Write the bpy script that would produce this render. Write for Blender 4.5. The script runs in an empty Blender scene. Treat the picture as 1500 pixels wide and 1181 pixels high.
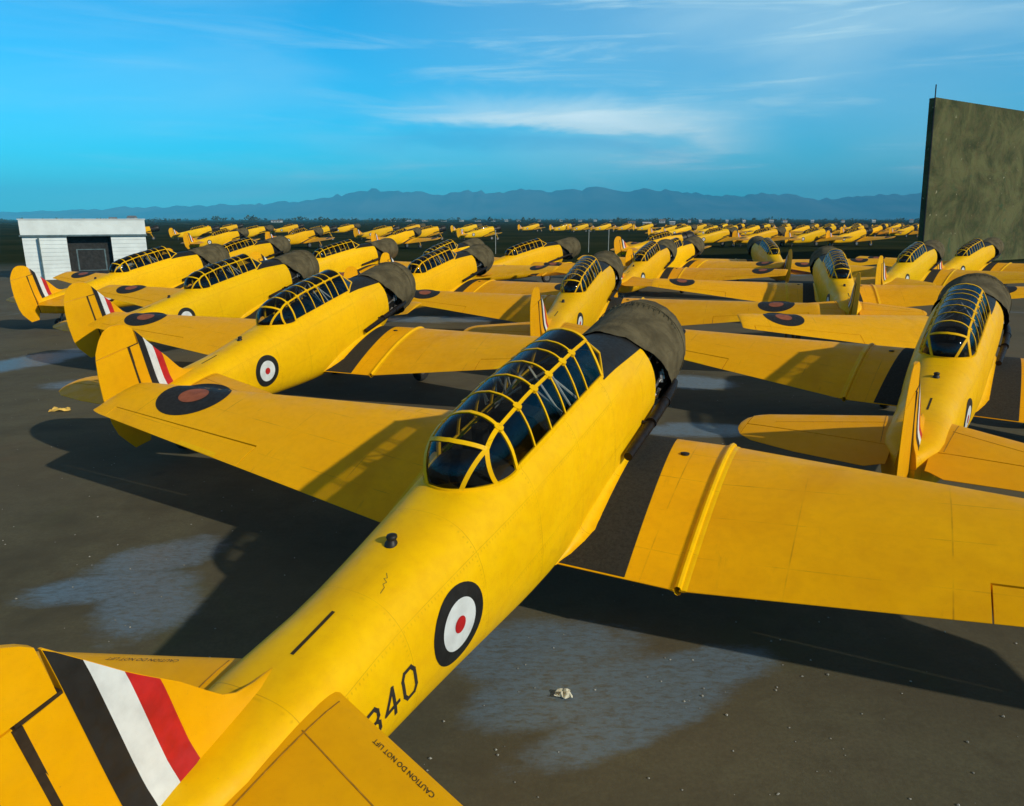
import bpy, bmesh, math, random
from mathutils import Vector, Matrix, noise
R = math.radians
scene = bpy.context.scene
COL = scene.collection

# ------------------------------------------------------------------ camera
CAM_H = 3.62
cam_d = bpy.data.cameras.new('camera')
cam = bpy.data.objects.new('camera', cam_d); COL.objects.link(cam)
cam.location = (0, 0, CAM_H)
cam.rotation_euler = (R(90 - 14.22), 0, 0)
cam_d.sensor_fit = 'HORIZONTAL'; cam_d.sensor_width = 36.0
cam_d.lens = 36.0 * 1062.0 / 1500.0
cam_d.clip_start = 0.05; cam_d.clip_end = 60000
scene.camera = cam

# ------------------------------------------------------------------ sky
SUN_DIR = Vector((2.03, -1.63, 1.50)).normalized()
sun_el = math.asin(SUN_DIR.z); sun_az = math.atan2(SUN_DIR.x, SUN_DIR.y)
world = bpy.data.worlds.new('World'); scene.world = world; world.use_nodes = True
nt = world.node_tree; nt.nodes.clear()
def wn(t, **k):
    n = nt.nodes.new(t)
    for a, b in k.items(): setattr(n, a, b)
    return n
sky = wn('ShaderNodeTexSky'); sky.sky_type = 'NISHITA'; sky.sun_disc = False
sky.sun_elevation = sun_el; sky.sun_rotation = sun_az
sky.altitude = 0; sky.air_density = 1.0; sky.dust_density = 0.2; sky.ozone_density = 3.0
def wmath(op, a, b=None, c=None, clamp=False):
    n = wn('ShaderNodeMath', operation=op, use_clamp=clamp)
    for i, v in enumerate((a, b, c)):
        if v is None: continue
        if isinstance(v, (int, float)): n.inputs[i].default_value = v
        else: nt.links.new(v, n.inputs[i])
    return n.outputs[0]
def wmix(fac, a, b, mode='MIX'):
    n = wn('ShaderNodeMix', data_type='RGBA', blend_type=mode)
    for i, v in ((0, fac), (6, a), (7, b)):
        if isinstance(v, (int, float)): n.inputs[i].default_value = v
        elif isinstance(v, tuple): n.inputs[i].default_value = (*v, 1)
        else: nt.links.new(v, n.inputs[i])
    return n.outputs[2]
tc = wn('ShaderNodeTexCoord')
sep = wn('ShaderNodeSeparateXYZ'); nt.links.new(tc.outputs['Generated'], sep.inputs[0])
dx, dy, dz = sep.outputs
azim = wmath('ARCTAN2', dx, dy)              # radians right of the view axis
elev = wmath('ARCSINE', dz)
tint = wmix(1.0, sky.outputs[0], (0.05, 0.88, 1.18), 'MULTIPLY')
# thin streaky cloud, long in azimuth
def streak(sa, se, off, scale, detail, rough):
    cb = wn('ShaderNodeCombineXYZ')
    nt.links.new(wmath('MULTIPLY', azim, sa), cb.inputs[0])
    nt.links.new(wmath('MULTIPLY_ADD', elev, se, off), cb.inputs[1])
    n = wn('ShaderNodeTexNoise'); n.inputs['Scale'].default_value = scale
    n.inputs['Detail'].default_value = detail; n.inputs['Roughness'].default_value = rough
    n.inputs['Distortion'].default_value = 0.6
    nt.links.new(cb.outputs[0], n.inputs['Vector'])
    return n.outputs[0]
def ramp(v, lo, hi):
    n = wn('ShaderNodeMapRange', interpolation_type='SMOOTHSTEP'); n.clamp = True
    nt.links.new(v, n.inputs[0]); n.inputs[1].default_value = lo; n.inputs[2].default_value = hi
    return n.outputs[0]
c1 = ramp(streak(1.3, 6.0, 3.1, 1.3, 6, 0.5), 0.36, 0.78)
c2 = ramp(streak(2.4, 26.0, 8.7, 1.3, 6, 0.6), 0.48, 0.75)
# one long lens-shaped cloud bank low in the sky ahead
warp = wmath('MULTIPLY', wmath('SUBTRACT', streak(3.0, 6.0, 0.0, 1.4, 5, 0.6), 0.5), 0.16)
ea = wmath('ADD', elev, wmath('MULTIPLY', warp, 0.45))
ea = wmath('ADD', ea, wmath('MULTIPLY', wmath('POWER', wmath('ADD', azim, 0.02), 2.0), 0.35))
def band(center, half_up, half_dn, az0, az1, soft):
    up = ramp(ea, R(center + half_up), R(center)); dn = ramp(ea, R(center - half_dn), R(center))
    l = ramp(azim, R(az0 - soft), R(az0 + soft)); r_ = ramp(azim, R(az1 + soft), R(az1 - soft))
    return wmath('MULTIPLY', wmath('MULTIPLY', up, dn), wmath('MULTIPLY', l, r_))
b1 = band(7.2, 2.4, 0.8, -4, 13, 9)
b2 = band(5.7, 0.9, 1.0, -9, 12, 5)
b3 = band(4.2, 1.0, 0.8, -60, -14, 5)
b4 = band(5.0, 3.0, 2.6, 4, 44, 8)
cl = wmath('ADD', wmath('MULTIPLY', c1, 0.46), wmath('MULTIPLY', c2, 0.24))
cl = wmath('ADD', cl, wmath('MULTIPLY', b1, wmath('MULTIPLY_ADD', c1, 0.5, 0.60)), clamp=True)
cl = wmath('ADD', cl, wmath('MULTIPLY', wmath('MAXIMUM', wmath('MULTIPLY', b3, 0.7), b4), wmath('MULTIPLY_ADD', c2, 0.25, 0.20)), clamp=True)
cl = wmath('MULTIPLY', cl, wmath('MULTIPLY_ADD', ramp(azim, R(-32), R(-6)), 0.62, 0.38))
pale = band(12.0, 16.0, 9.5, -4, 40, 13)      # broad thin cirrus ahead and to the right
cl = wmath('ADD', cl, wmath('MULTIPLY', pale, wmath('MULTIPLY_ADD', c2, 0.30, 0.24)), clamp=True)
cloudy = wmix(wmath('MINIMUM', cl, 0.92), tint, (4.6, 6.8, 7.6))
cloudy = wmix(wmath('MULTIPLY', b1, wmath('MULTIPLY_ADD', c2, 0.5, 0.35)), cloudy, (7.4, 8.8, 9.2))
cloudy = wmix(wmath('MULTIPLY', b2, 0.35), cloudy, (0.5, 3.2, 6.0))
cloudy = wmix(ramp(elev, R(13), R(42)), cloudy, (1.25, 1.22, 1.18))   # unseen upper sky: grey veil added to keep the fill light dim and neutral
bg = wn('ShaderNodeBackground'); bg.inputs[1].default_value = 0.132
nt.links.new(cloudy, bg.inputs[0])
wo = wn('ShaderNodeOutputWorld'); nt.links.new(bg.outputs[0], wo.inputs[0])

# ------------------------------------------------------------------ sun, exposure
sl = bpy.data.lights.new('sun', 'SUN'); sl.energy = 3.6; sl.angle = R(0.9); sl.color = (1.0, 0.90, 0.72)
so = bpy.data.objects.new('sun', sl); COL.objects.link(so)
so.rotation_euler = SUN_DIR.to_track_quat('Z', 'Y').to_euler(); so.location = (30, -25, 30)
vs = scene.view_settings
vs.view_transform = 'Standard'; vs.look = 'None'; vs.exposure = 0.06; vs.gamma = 1.0
scene.cycles.max_bounces = 8; scene.cycles.transparent_max_bounces = 24
scene.cycles.use_denoising = True

# ------------------------------------------------------------------ materials
MATS = {}
class MatNodes:
    def __init__(s, name, rough=0.5, metal=0.0, spec=0.5):
        s.m = bpy.data.materials.new(name); s.m.use_nodes = True
        s.nt = s.m.node_tree; s.b = s.nt.nodes['Principled BSDF']
        s.b.inputs['Roughness'].default_value = rough; s.b.inputs['Metallic'].default_value = metal
        s.b.inputs['Specular IOR Level'].default_value = spec
        s.tc = s.nt.nodes.new('ShaderNodeTexCoord'); MATS[name] = s.m
        s.co = s.tc.outputs['Object']
    def node(s, t, **k):
        n = s.nt.nodes.new(t)
        for a, b in k.items(): setattr(n, a, b)
        return n
    def put(s, sock, v):
        if isinstance(v, tuple): sock.default_value = (*v, 1) if len(v) == 3 and sock.type == 'RGBA' else v
        elif isinstance(v, (int, float)): sock.default_value = v
        else: s.nt.links.new(v, sock)
    def noise(s, scale, detail=4, rough=0.55, stretch=None, dist=0.0, co=None):
        n = s.node('ShaderNodeTexNoise'); n.inputs['Scale'].default_value = scale
        n.inputs['Detail'].default_value = detail; n.inputs['Roughness'].default_value = rough
        n.inputs['Distortion'].default_value = dist
        v = co or s.co
        if stretch:
            mp = s.node('ShaderNodeMapping'); mp.inputs['Scale'].default_value = stretch
            s.nt.links.new(v, mp.inputs[0]); v = mp.outputs[0]
        s.nt.links.new(v, n.inputs['Vector']); return n.outputs[0]
    def ramp(s, v, lo, hi, a=0.0, b=1.0):
        n = s.node('ShaderNodeMapRange', interpolation_type='SMOOTHSTEP')
        s.nt.links.new(v, n.inputs[0])
        for i, x in ((1, lo), (2, hi), (3, a), (4, b)): n.inputs[i].default_value = x
        return n.outputs[0]
    def math(s, op, a, b=0.0, c=0.0, clamp=False):
        n = s.node('ShaderNodeMath', operation=op, use_clamp=clamp)
        for i, v in enumerate((a, b, c)): s.put(n.inputs[i], v)
        return n.outputs[0]
    def mix(s, f, a, b, mode='MIX'):
        n = s.node('ShaderNodeMix', data_type='RGBA', blend_type=mode)
        s.put(n.inputs[0], f); s.put(n.inputs[6], a); s.put(n.inputs[7], b); return n.outputs[2]
    def color(s, v): s.put(s.b.inputs['Base Color'], v)
    def rough(s, v): s.put(s.b.inputs['Roughness'], v)
    def bump(s, h, strength=0.3, dist=0.01):
        n = s.node('ShaderNodeBump'); n.inputs['Strength'].default_value = strength
        n.inputs['Distance'].default_value = dist
        s.nt.links.new(h, n.inputs['Height']); s.nt.links.new(n.outputs[0], s.b.inputs['Normal'])

def simple(name, c, rough=0.6, var=0.25, scale=6.0, metal=0.0, bump=0.0, spec=0.4):
    m = MatNodes(name, rough, metal, spec)
    n = m.noise(scale, 5); d = tuple(x * (1 - var) for x in c); l = tuple(min(1, x * (1 + var * .6)) for x in c)
    m.color(m.mix(m.ramp(n, .3, .7), d, l)); m.rough(m.ramp(m.noise(scale * 2.3, 3), .3, .7, max(.02, rough - .1), min(1, rough + .1)))
    if bump: m.bump(m.noise(scale * 6, 5), bump, 0.01)
    return m

def yellow(name, seams, fabric=False):
    m = MatNodes(name, 0.45, 0.0, 0.13)
    oi = m.node('ShaderNodeObjectInfo')
    big = m.ramp(m.noise(0.9, 5, .6, dist=.4), .35, .68)
    fine = m.ramp(m.noise(11, 6, .65), .35, .75)
    c = m.mix(big, (0.85, 0.415, 0.0006), (0.91, 0.465, 0.0008)) if seams else (m.mix(big, (0.80, 0.380, 0.0006), (0.86, 0.425, 0.0008)) if fabric else m.mix(big, (0.85, 0.480, 0.0006), (0.90, 0.535, 0.0008)))
    c = m.mix(1.0, c, oi.outputs['Color'], 'MULTIPLY')
    c = m.mix(m.math('MULTIPLY', fine, .30), c, (0.66, 0.30, 0.003))
    # grime: streaks and sooty spots
    st = m.ramp(m.noise(2.2, 6, .7, (3.2, .45, 1.4), .5), .60, .80)
    c = m.mix(m.math('MULTIPLY', st, .45 if seams else .25), c, (0.40, 0.19, 0.008))
    if seams:
        pt_ = m.ramp(m.noise(.75, 6, .62, dist=.9), .46, .72); c = m.mix(m.math('MULTIPLY', pt_, .28), c, (0.56, 0.215, 0.003))
    sp = m.ramp(m.noise(38, 3, .6), .70, .78)
    c = m.mix(m.math('MULTIPLY', sp, .35), c, (0.22, 0.12, 0.02))
    if seams:   # sheet metal laps: thin dirty lines across span and chord
        sx = m.node('ShaderNodeSeparateXYZ'); m.nt.links.new(m.co, sx.inputs[0])
        def lines(v, period, w):
            f = m.math('ABSOLUTE', m.math('SUBTRACT', m.math('FRACT', m.math('MULTIPLY', v, 1 / period)), .5))
            return m.ramp(f, .5 - w / period, .5, 0, 1)
        wob = m.noise(1.2, 3)
        ln = m.math('MAXIMUM', lines(sx.outputs[0], 1.13, .010), lines(sx.outputs[1], .465, .008))
        ln = m.math('MULTIPLY', ln, m.ramp(m.noise(2.1, 4), .42, .70))
        c = m.mix(m.math('MULTIPLY', ln, .55), c, (0.20, 0.09, 0.006))
    elif not fabric:       # fuselage frames and lap joints with rivet rows
        mp = m.node('ShaderNodeMapping'); mp.inputs['Rotation'].default_value = (-R(12.0), 0, 0); m.nt.links.new(m.co, mp.inputs[0])
        sx = m.node('ShaderNodeSeparateXYZ'); m.nt.links.new(mp.outputs[0], sx.inputs[0])
        def near(v, period, w, off=0.0):
            f = m.math('ABSOLUTE', m.math('SUBTRACT', m.math('FRACT', m.math('MULTIPLY_ADD', v, 1 / period, off)), .5)); return m.ramp(f, w / period, 0.0, 0, 1)
        ring = near(sx.outputs[1], .83, .0045); lap = near(sx.outputs[2], .52, .004, .2)
        dots = m.math('MULTIPLY', near(sx.outputs[1], .83, .016, .03), near(sx.outputs[2], .036, .009)); dots2 = m.math('MULTIPLY', near(sx.outputs[2], .52, .016, .24), near(sx.outputs[1], .036, .009))
        ln = m.math('MAXIMUM', m.math('MAXIMUM', ring, m.math('MULTIPLY', lap, .8)), m.math('MULTIPLY', m.math('MAXIMUM', dots, dots2), .6))
        ln = m.math('MULTIPLY', ln, m.ramp(m.noise(1.7, 4), .32, .62, .25, 1.0))
        c = m.mix(m.math('MULTIPLY', ln, .58), c, (0.24, 0.10, 0.005))
        gr = m.ramp(m.noise(1.1, 7, .7, (2.6, .5, 2.6), .4), .55, .78); c = m.mix(m.math('MULTIPLY', gr, .30), c, (0.52, 0.25, 0.004))
    m.color(c); m.rough(m.ramp(m.noise(5, 5, .6), .3, .75, .36, .62))
    m.bump(m.math('ADD', m.noise(1.6, 3, .5), m.math('MULTIPLY', m.noise(5.5, 3, .5), .25)), .22, .02)
    return m
yellow('yellow_paint', False); yellow('yellow_wing_paint', True); yellow('yellow_tail_paint', False, True)
simple('black_paint', (.011, .011, .010), .6, .35, 9)
simple('walkway_black', (.020, .020, .017), .9, .4, 30, bump=.5)
simple('white_paint', (.66, .70, .70), .5, .12, 8)
simple('red_paint', (.48, .012, .012), .5, .2, 8)
simple('roundel_red', (.28, .075, .028), .55, .2, 8)
simple('stencil_black', (.03, .025, .02), .7, .3, 20)
simple('seam_faint', (.42, .20, .008), .7, .3, 20)
simple('seam_dark', (.03, .017, .006), .8, .3, 20)
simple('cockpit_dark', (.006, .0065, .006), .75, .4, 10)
simple('metal_grey', (.35, .34, .32), .35, .3, 12, metal=.8)
simple('metal_pale', (.72, .74, .72), .4, .15, 12)
simple('exhaust_metal', (.020, .015, .013), .5, .5, 14, metal=.5, bump=.4)
simple('engine_black', (.02, .018, .016), .5, .5, 18, metal=.3)
simple('rubber', (.018, .018, .018), .85, .3, 15, bump=.3)
def canvas():
    m = MatNodes('canvas', .95, 0, .15)
    a = m.ramp(m.noise(2.2, 6, .65, dist=.6), .32, .70)
    c = m.mix(a, (.062, .051, .028), (.135, .112, .062))
    s = m.ramp(m.noise(5, 5, .7, (1, .35, 2.4)), .52, .75)
    c = m.mix(m.math('MULTIPLY', s, .5), c, (.032, .028, .018))
    m.color(c)
    h = m.math('ADD', m.noise(3.4, 4, .6, (1.0, .4, 1.0), .8), m.math('MULTIPLY', m.noise(60, 2), .12))
    m.bump(h, .55, .05)
canvas()
def glass():
    m = bpy.data.materials.new('canopy_glass'); m.use_nodes = True; n = m.node_tree; n.nodes.clear()
    o = n.nodes.new('ShaderNodeOutputMaterial'); t = n.nodes.new('ShaderNodeBsdfTransparent')
    g = n.nodes.new('ShaderNodeBsdfGlossy'); f = n.nodes.new('ShaderNodeFresnel'); x = n.nodes.new('ShaderNodeMixShader')
    t.inputs[0].default_value = (.62, .64, .62, 1); g.inputs['Roughness'].default_value = .04
    g.inputs[0].default_value = (.52, .56, .60, 1); f.inputs[0].default_value = 1.5
    no = n.nodes.new('ShaderNodeTexNoise'); no.inputs['Scale'].default_value = 2.5
    tc_ = n.nodes.new('ShaderNodeTexCoord'); n.links.new(tc_.outputs['Object'], no.inputs['Vector'])
    bp = n.nodes.new('ShaderNodeBump'); bp.inputs['Strength'].default_value = .25; bp.inputs['Distance'].default_value = .03
    n.links.new(no.outputs[0], bp.inputs['Height']); n.links.new(bp.outputs[0], g.inputs['Normal'])
    n.links.new(f.outputs[0], x.inputs[0]); n.links.new(t.outputs[0], x.inputs[1]); n.links.new(g.outputs[0], x.inputs[2])
    n.links.new(x.outputs[0], o.inputs[0]); MATS['canopy_glass'] = m
glass()

# ------------------------------------------------------------------ mesh helpers
class MB:
    def __init__(s): s.v = []; s.f = []
    def add(s, p): s.v.append(tuple(p)); return len(s.v) - 1
    def ring(s, pts): return [s.add(p) for p in pts]
    def bridge(s, a, b, closed=True):
        n = len(a)
        for i in range(n if closed else n - 1):
            j = (i + 1) % n; s.f.append((a[i], a[j], b[j], b[i]))
    def loft(s, rings, closed=True, cap0=False, cap1=False):
        rs = [s.ring(r) for r in rings]
        for a, b in zip(rs, rs[1:]): s.bridge(a, b, closed)
        if cap0: s.f.append(tuple(reversed(rs[0])))
        if cap1: s.f.append(tuple(rs[-1]))
        return rs
    def grid(s, fn, nu, nv):
        g = [[s.add(fn(i / nu, j / nv)) for j in range(nv + 1)] for i in range(nu + 1)]
        for i in range(nu):
            for j in range(nv): s.f.append((g[i][j], g[i + 1][j], g[i + 1][j + 1], g[i][j + 1]))
    def box(s, lo, hi):
        x0, y0, z0 = lo; x1, y1, z1 = hi
        i = [s.add(p) for p in ((x0,y0,z0),(x1,y0,z0),(x1,y1,z0),(x0,y1,z0),(x0,y0,z1),(x1,y0,z1),(x1,y1,z1),(x0,y1,z1))]
        for f in ((3,2,1,0),(4,5,6,7),(0,1,5,4),(1,2,6,5),(2,3,7,6),(3,0,4,7)): s.f.append(tuple(i[k] for k in f))
    def tube(s, pts, r, n=8, caps=True):
        pts = [Vector(p) for p in pts]; rings = []; up = None
        for i, p in enumerate(pts):
            d = (pts[min(i + 1, len(pts) - 1)] - pts[max(i - 1, 0)]).normalized()
            if up is None: up = Vector((0, 0, 1)) if abs(d.z) < .9 else Vector((1, 0, 0))
            a = d.cross(up).normalized(); b = a.cross(d).normalized(); up = b
            rr = r[i] if isinstance(r, (list, tuple)) else r
            rings.append([p + (a * math.cos(t) + b * math.sin(t)) * rr for t in (2 * math.pi * k / n for k in range(n))])
        s.loft(rings, True, caps, caps)
    def bar(s, pts, nrm, w, lift, thick):
        """flat bar following pts, with its flat side facing nrm"""
        pts = [Vector(p) for p in pts]; rings = []
        for i, p in enumerate(pts):
            d = (pts[min(i + 1, len(pts) - 1)] - pts[max(i - 1, 0)]).normalized()
            nn = Vector(nrm[i]).normalized(); sd = d.cross(nn).normalized() * (w / 2)
            a = p + nn * lift; b = p + nn * (lift - thick)
            rings.append([a - sd, a + sd, b + sd, b - sd])
        s.loft(rings, True, True, True)
    def poly(s, pts): s.f.append(tuple(s.add(p) for p in pts))
    def mesh(s, name, mat, smooth=35, fix=True):
        me = bpy.data.meshes.new(name); me.from_pydata(s.v, [], s.f); me.update()
        if fix:
            bm = bmesh.new(); bm.from_mesh(me); bmesh.ops.remove_doubles(bm, verts=bm.verts, dist=1e-5)
            bmesh.ops.recalc_face_normals(bm, faces=bm.faces); bm.to_mesh(me); bm.free()
        if smooth:
            me.shade_smooth(); me.set_sharp_from_angle(angle=R(smooth))
        me.materials.append(MATS[mat]); return me
TONE = [(1, 1, 1, 1)]
def obj(name, me, parent=None):
    o = bpy.data.objects.new(name, me); COL.objects.link(o); o.parent = parent; o.color = TONE[0]; return o
def tag(o, label=None, cat=None, group=None, kind=None):
    for k, v in (('label', label), ('category', cat), ('group', group), ('kind', kind)):
        if v: o[k] = v
    return o
def lerp(a, b, t): return a + (b - a) * t
def table(tab, x):
    """smooth interpolation of tab [(x, a, b, ...)]"""
    if x <= tab[0][0]: return tab[0][1:]
    if x >= tab[-1][0]: return tab[-1][1:]
    for i in range(len(tab) - 1):
        if tab[i][0] <= x <= tab[i + 1][0]: break
    x0, x1 = tab[i][0], tab[i + 1][0]; t = (x - x0) / (x1 - x0); out = []
    for k in range(1, len(tab[0])):
        p0 = tab[i][k]; p1 = tab[i + 1][k]
        m0 = (p1 - tab[i - 1][k]) / (x1 - tab[i - 1][0]) if i > 0 else (p1 - p0) / (x1 - x0)
        m1 = (tab[i + 2][k] - p0) / (tab[i + 2][0] - x0) if i + 2 < len(tab) else (p1 - p0) / (x1 - x0)
        h = x1 - x0
        out.append((2*t**3-3*t**2+1)*p0 + (t**3-2*t**2+t)*h*m0 + (-2*t**3+3*t**2)*p1 + (t**3-t**2)*h*m1)
    return out
def lin(tab, x):
    if x <= tab[0][0]: return tab[0][1]
    for (a, b), (c, d) in zip(tab, tab[1:]):
        if x <= c: return b + (d - b) * (x - a) / (c - a)
    return tab[-1][1]

# ------------------------------------------------------------------ the training aircraft
# level frame: X aft of the cowl lip, Y to starboard, Z above the thrust line; on the ground it sits tail down
TH = R(12.0); WX, WZ = 1.45, -1.85
CT, ST = math.cos(TH), math.sin(TH)
def T(X, Y, Z):
    a = WX - X; b = Z - WZ
    return Vector((Y, a * CT - b * ST, a * ST + b * CT))
FUS = [  # X, top, bottom, half width, exponent, centre
 (0.95, .545, -.56, .540, 2.05, 0.0), (1.40, .590, -.68, .552, 2.2, 0.0), (1.9, .650, -.79, .548, 2.5, .02), (2.4, .70, -.84, .535, 2.75, .04),
 (3.0, .705, -.85, .520, 2.8, .05), (3.8, .70, -.82, .510, 2.8, .05), (4.4, .69, -.74, .490, 2.75, .06), (4.9, .650, -.65, .465, 2.65, .08),
 (5.5, .618, -.54, .425, 2.5, .09), (6.2, .585, -.405, .382, 2.6, .13), (6.9, .578, -.22, .362, 3.3, .22), (7.4, .562, -.07, .310, 3.4, .28), (7.77, .52, .06, .100, 2.6, .30)]
def fus(X, th):
    """surface point; th from -90 (keel) to 90 (top), starboard side"""
    zt, zb, hw, n, zc = table(FUS, X); c, s = max(0, math.cos(th)), math.sin(th)
    y = hw * c ** (2 / n); z = zc + ((zt - zc) * s ** (2 / n) if s >= 0 else -(zc - zb) * (-s) ** (2 / n))
    return y, z
def deck_z(X, Y):
    zt, zb, hw, n, zc = table(FUS, X); q = min(1, abs(Y) / hw)
    return zc + (zt - zc) * (1 - q ** n) ** (1 / n)
def side_y(X, Z):
    zt, zb, hw, n, zc = table(FUS, X); q = min(.999, abs((Z - zc) / ((zt - zc) if Z > zc else (zc - zb))))
    return hw * (1 - q ** n) ** (1 / n)
THC = R(50)
CUT0, CUT1 = 2.30, 4.40
def ring_angles():
    up = [THC + (R(90) - THC) * i / 6 for i in range(7)]
    lo = [R(-90) + (THC + R(90)) * i / 16 for i in range(16)]
    return lo + up
ANG = ring_angles(); KC = 16       # index of the sill angle
def build_fuselage():
    m = MB(); xs = sorted(set([1.42, 1.6, 1.9, 2.1, CUT0, 2.6, 2.9, 3.2, 3.5, 3.8, 4.1, CUT1, 4.6, 4.8, 5.0, 5.25, 5.5, 5.75, 6.0, 6.25, 6.5, 6.75, 7.0, 7.2, 7.4, 7.6, 7.77]))
    rows = []
    for X in xs:
        r = []
        for th in ANG:
            y, z = fus(X, th); r.append((y, z))
        full = [(y, z) for y, z in r] + [(-y, z) for y, z in reversed(r[1:-1])]
        rows.append([m.add(T(X, y, z)) for y, z in full])
    n = len(rows[0]); top = len(ANG) - 1
    for (Xa, a), (Xb, b) in zip(zip(xs, rows), zip(xs[1:], rows[1:])):
        for i in range(n):
            j = (i + 1) % n
            if CUT0 <= Xa and Xb <= CUT1 and KC <= i < 2 * top - KC: continue
            m.f.append((a[i], a[j], b[j], b[i]))
    m.f.append(tuple(rows[-1])); m.f.append(tuple(reversed(rows[0])))
    return m.mesh('fuselage', 'yellow_paint', 40)
def shell_patch(name, mat, X0, X1, th0, th1, off, nx=8, nt=10, both=True, edge=None):
    m = MB()
    def f(u, v):
        X = lerp(X0, X1, u); a = lerp(th0, th1, v)
        th = a if a <= R(90) else R(180) - a
        y, z = fus(X, th)
        y = -y if a > R(90) else y
        zc = table(FUS, X)[4]; d = Vector((y, z - zc)).normalized() * off
        return T(X, y + d.x, z + d.y)
    m.grid(f, nx, nt)
    return m.mesh(name, mat, 60)
# canopy --------------------------------------------------------------
RIBS = [2.60, 2.96, 3.17, 3.47, 3.77, 4.08, 4.40]
def can_sec(X, t):
    """canopy section; t -1..1, |t|=1 the sill, .5 the shoulder rail"""
    ys, zs = fus(X, THC); k = lin([(2.6, 0.0), (2.9, .012), (3.9, .012), (4.4, -.03)], X)
    pts = [(0, 0, 1.062 + k), (.25, .128, 1.036 + k), (.5, .232, .960 + k), (.75, .318, .785 + k * .4), (1.0, ys, zs)]
    a = abs(t); y, z = table(pts, a)
    return (math.copysign(y, t) if t else 0.0), z
DOME = .52
def can_main(X, t): y, z = can_sec(X, t); return T(X, y, z)
def can_dome(s, t):
    X0 = RIBS[-1]; y, z = can_sec(X0, t); ph = t * R(90)
    yb = fus(X0, THC)[0] * math.sin(ph); Xb = X0 + DOME * math.cos(ph); zb = deck_z(Xb, yb) if Xb > X0 + .01 else fus(X0, THC)[1]
    k = math.sin(s * R(90)); c = math.cos(s * R(90))
    return T(lerp(X0, Xb, k), lerp(y, yb, k), zb + (z - zb) * c)
WS = dict(X=2.60)
def can_shield(s, t):
    """windscreen: front arch (s=0) down to the deck (s=1)"""
    X0 = RIBS[0]; y, z = can_sec(X0, t); a = abs(t)
    Xb = X0 - (.42 if a <= .5 else .42 * (1 - (a - .5) / .5) ** 1.0 + .0)
    yb = math.copysign(lerp(0, .20, a / .5) if a <= .5 else lerp(.20, fus(X0, THC)[0], (a - .5) / .5), t) if t else 0
    zb = deck_z(Xb, yb) if a < .99 else fus(X0, THC)[1]
    return T(lerp(X0, Xb, s), lerp(y, yb, s), lerp(z, zb, s))
def can_frame():
    m = MB(); cen = lambda p: T(0, 0, 0)
    def nrm(pts):
        out = []
        for p in pts:
            # outward from the canopy axis
            q = Vector(p); a = T(3.5, 0, .55); d = Vector((0, -CT, -ST)); w = q - a; w -= d * w.dot(d)
            out.append(w.normalized())
        return out
    def nrm_dome(pts):
        c = T(4.40, 0, .55); return [(Vector(p) - c).normalized() for p in pts]
    def curve(fn, a, b, n): return [fn(*(lerp(a[k], b[k], i / n) for k in range(2))) for i in range(n + 1)]
    for i, X in enumerate(RIBS):
        p = [can_main(X, lerp(-1, 1, k / 28)) for k in range(29)]
        m.bar(p, nrm(p), .036 if i in (0, 6) else .019, .006, .016)
    for t in (-.5, .5):
        p = [can_main(lerp(RIBS[0], RIBS[-1], k / 16), t) for k in range(17)]; m.bar(p, nrm(p), .028, .008, .018)
    for t in (-.985, .985):
        p = [can_main(lerp(RIBS[0], RIBS[-1], k / 16), t) for k in range(17)]; m.bar(p, nrm(p), .045, .009, .022)
    for sgn in (-1, 1):
        for a, b, w in (((0, .5), (.42, .5), .036), ((.42, .5), (1, .26), .034), ((.42, .5), (1, .68), .034)):
            p = curve(can_dome, (a[0], a[1] * sgn), (b[0], b[1] * sgn), 10); m.bar(p, nrm_dome(p), w, .008, .022)
        for X in RIBS[1:]:      # knots where ribs cross the rail
            c = can_main(X, .5 * sgn); nn = nrm([c])[0]; ax = Vector((0, CT, ST)); sd = ax.cross(nn)
            pts = [c + nn * .012 + (ax * math.cos(k * math.pi / 4) + sd * math.sin(k * math.pi / 4)) * .040 for k in range(8)]
            pts2 = [q - nn * .03 for q in pts]; m.loft([pts2, pts], True, True, True)
        p = curve(can_shield, (0, .5 * sgn), (1, .5 * sgn), 4); m.bar(p, nrm(p), .04, .008, .022)
        p = curve(can_shield, (1, .5 * sgn), (1, .98 * sgn), 6); m.bar(p, nrm(p), .035, .010, .022)
    p = curve(can_dome, (.42, -.5), (.42, .5), 14); m.bar(p, nrm_dome(p), .034, .008, .022)
    p = [can_dome(1, lerp(-1, 1, k / 28)) for k in range(29)]; m.bar(p, nrm_dome(p), .03, .012, .03)
    p = curve(can_shield, (1, -.5), (1, .5), 6); m.bar(p, nrm(p), .035, .010, .022)
    return m.mesh('canopy_frame', 'yellow_paint', 40)
def quad_patch(fn, c, nu=5, nv=5):
    m = MB()
    def f(u, v):
        a = [lerp(c[0][k], c[1][k], v) for k in (0, 1)]; b = [lerp(c[3][k], c[2][k], v) for k in (0, 1)]
        return fn(*(lerp(a[k], b[k], u) for k in (0, 1)))
    m.grid(f, nu, nv); return m
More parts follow.
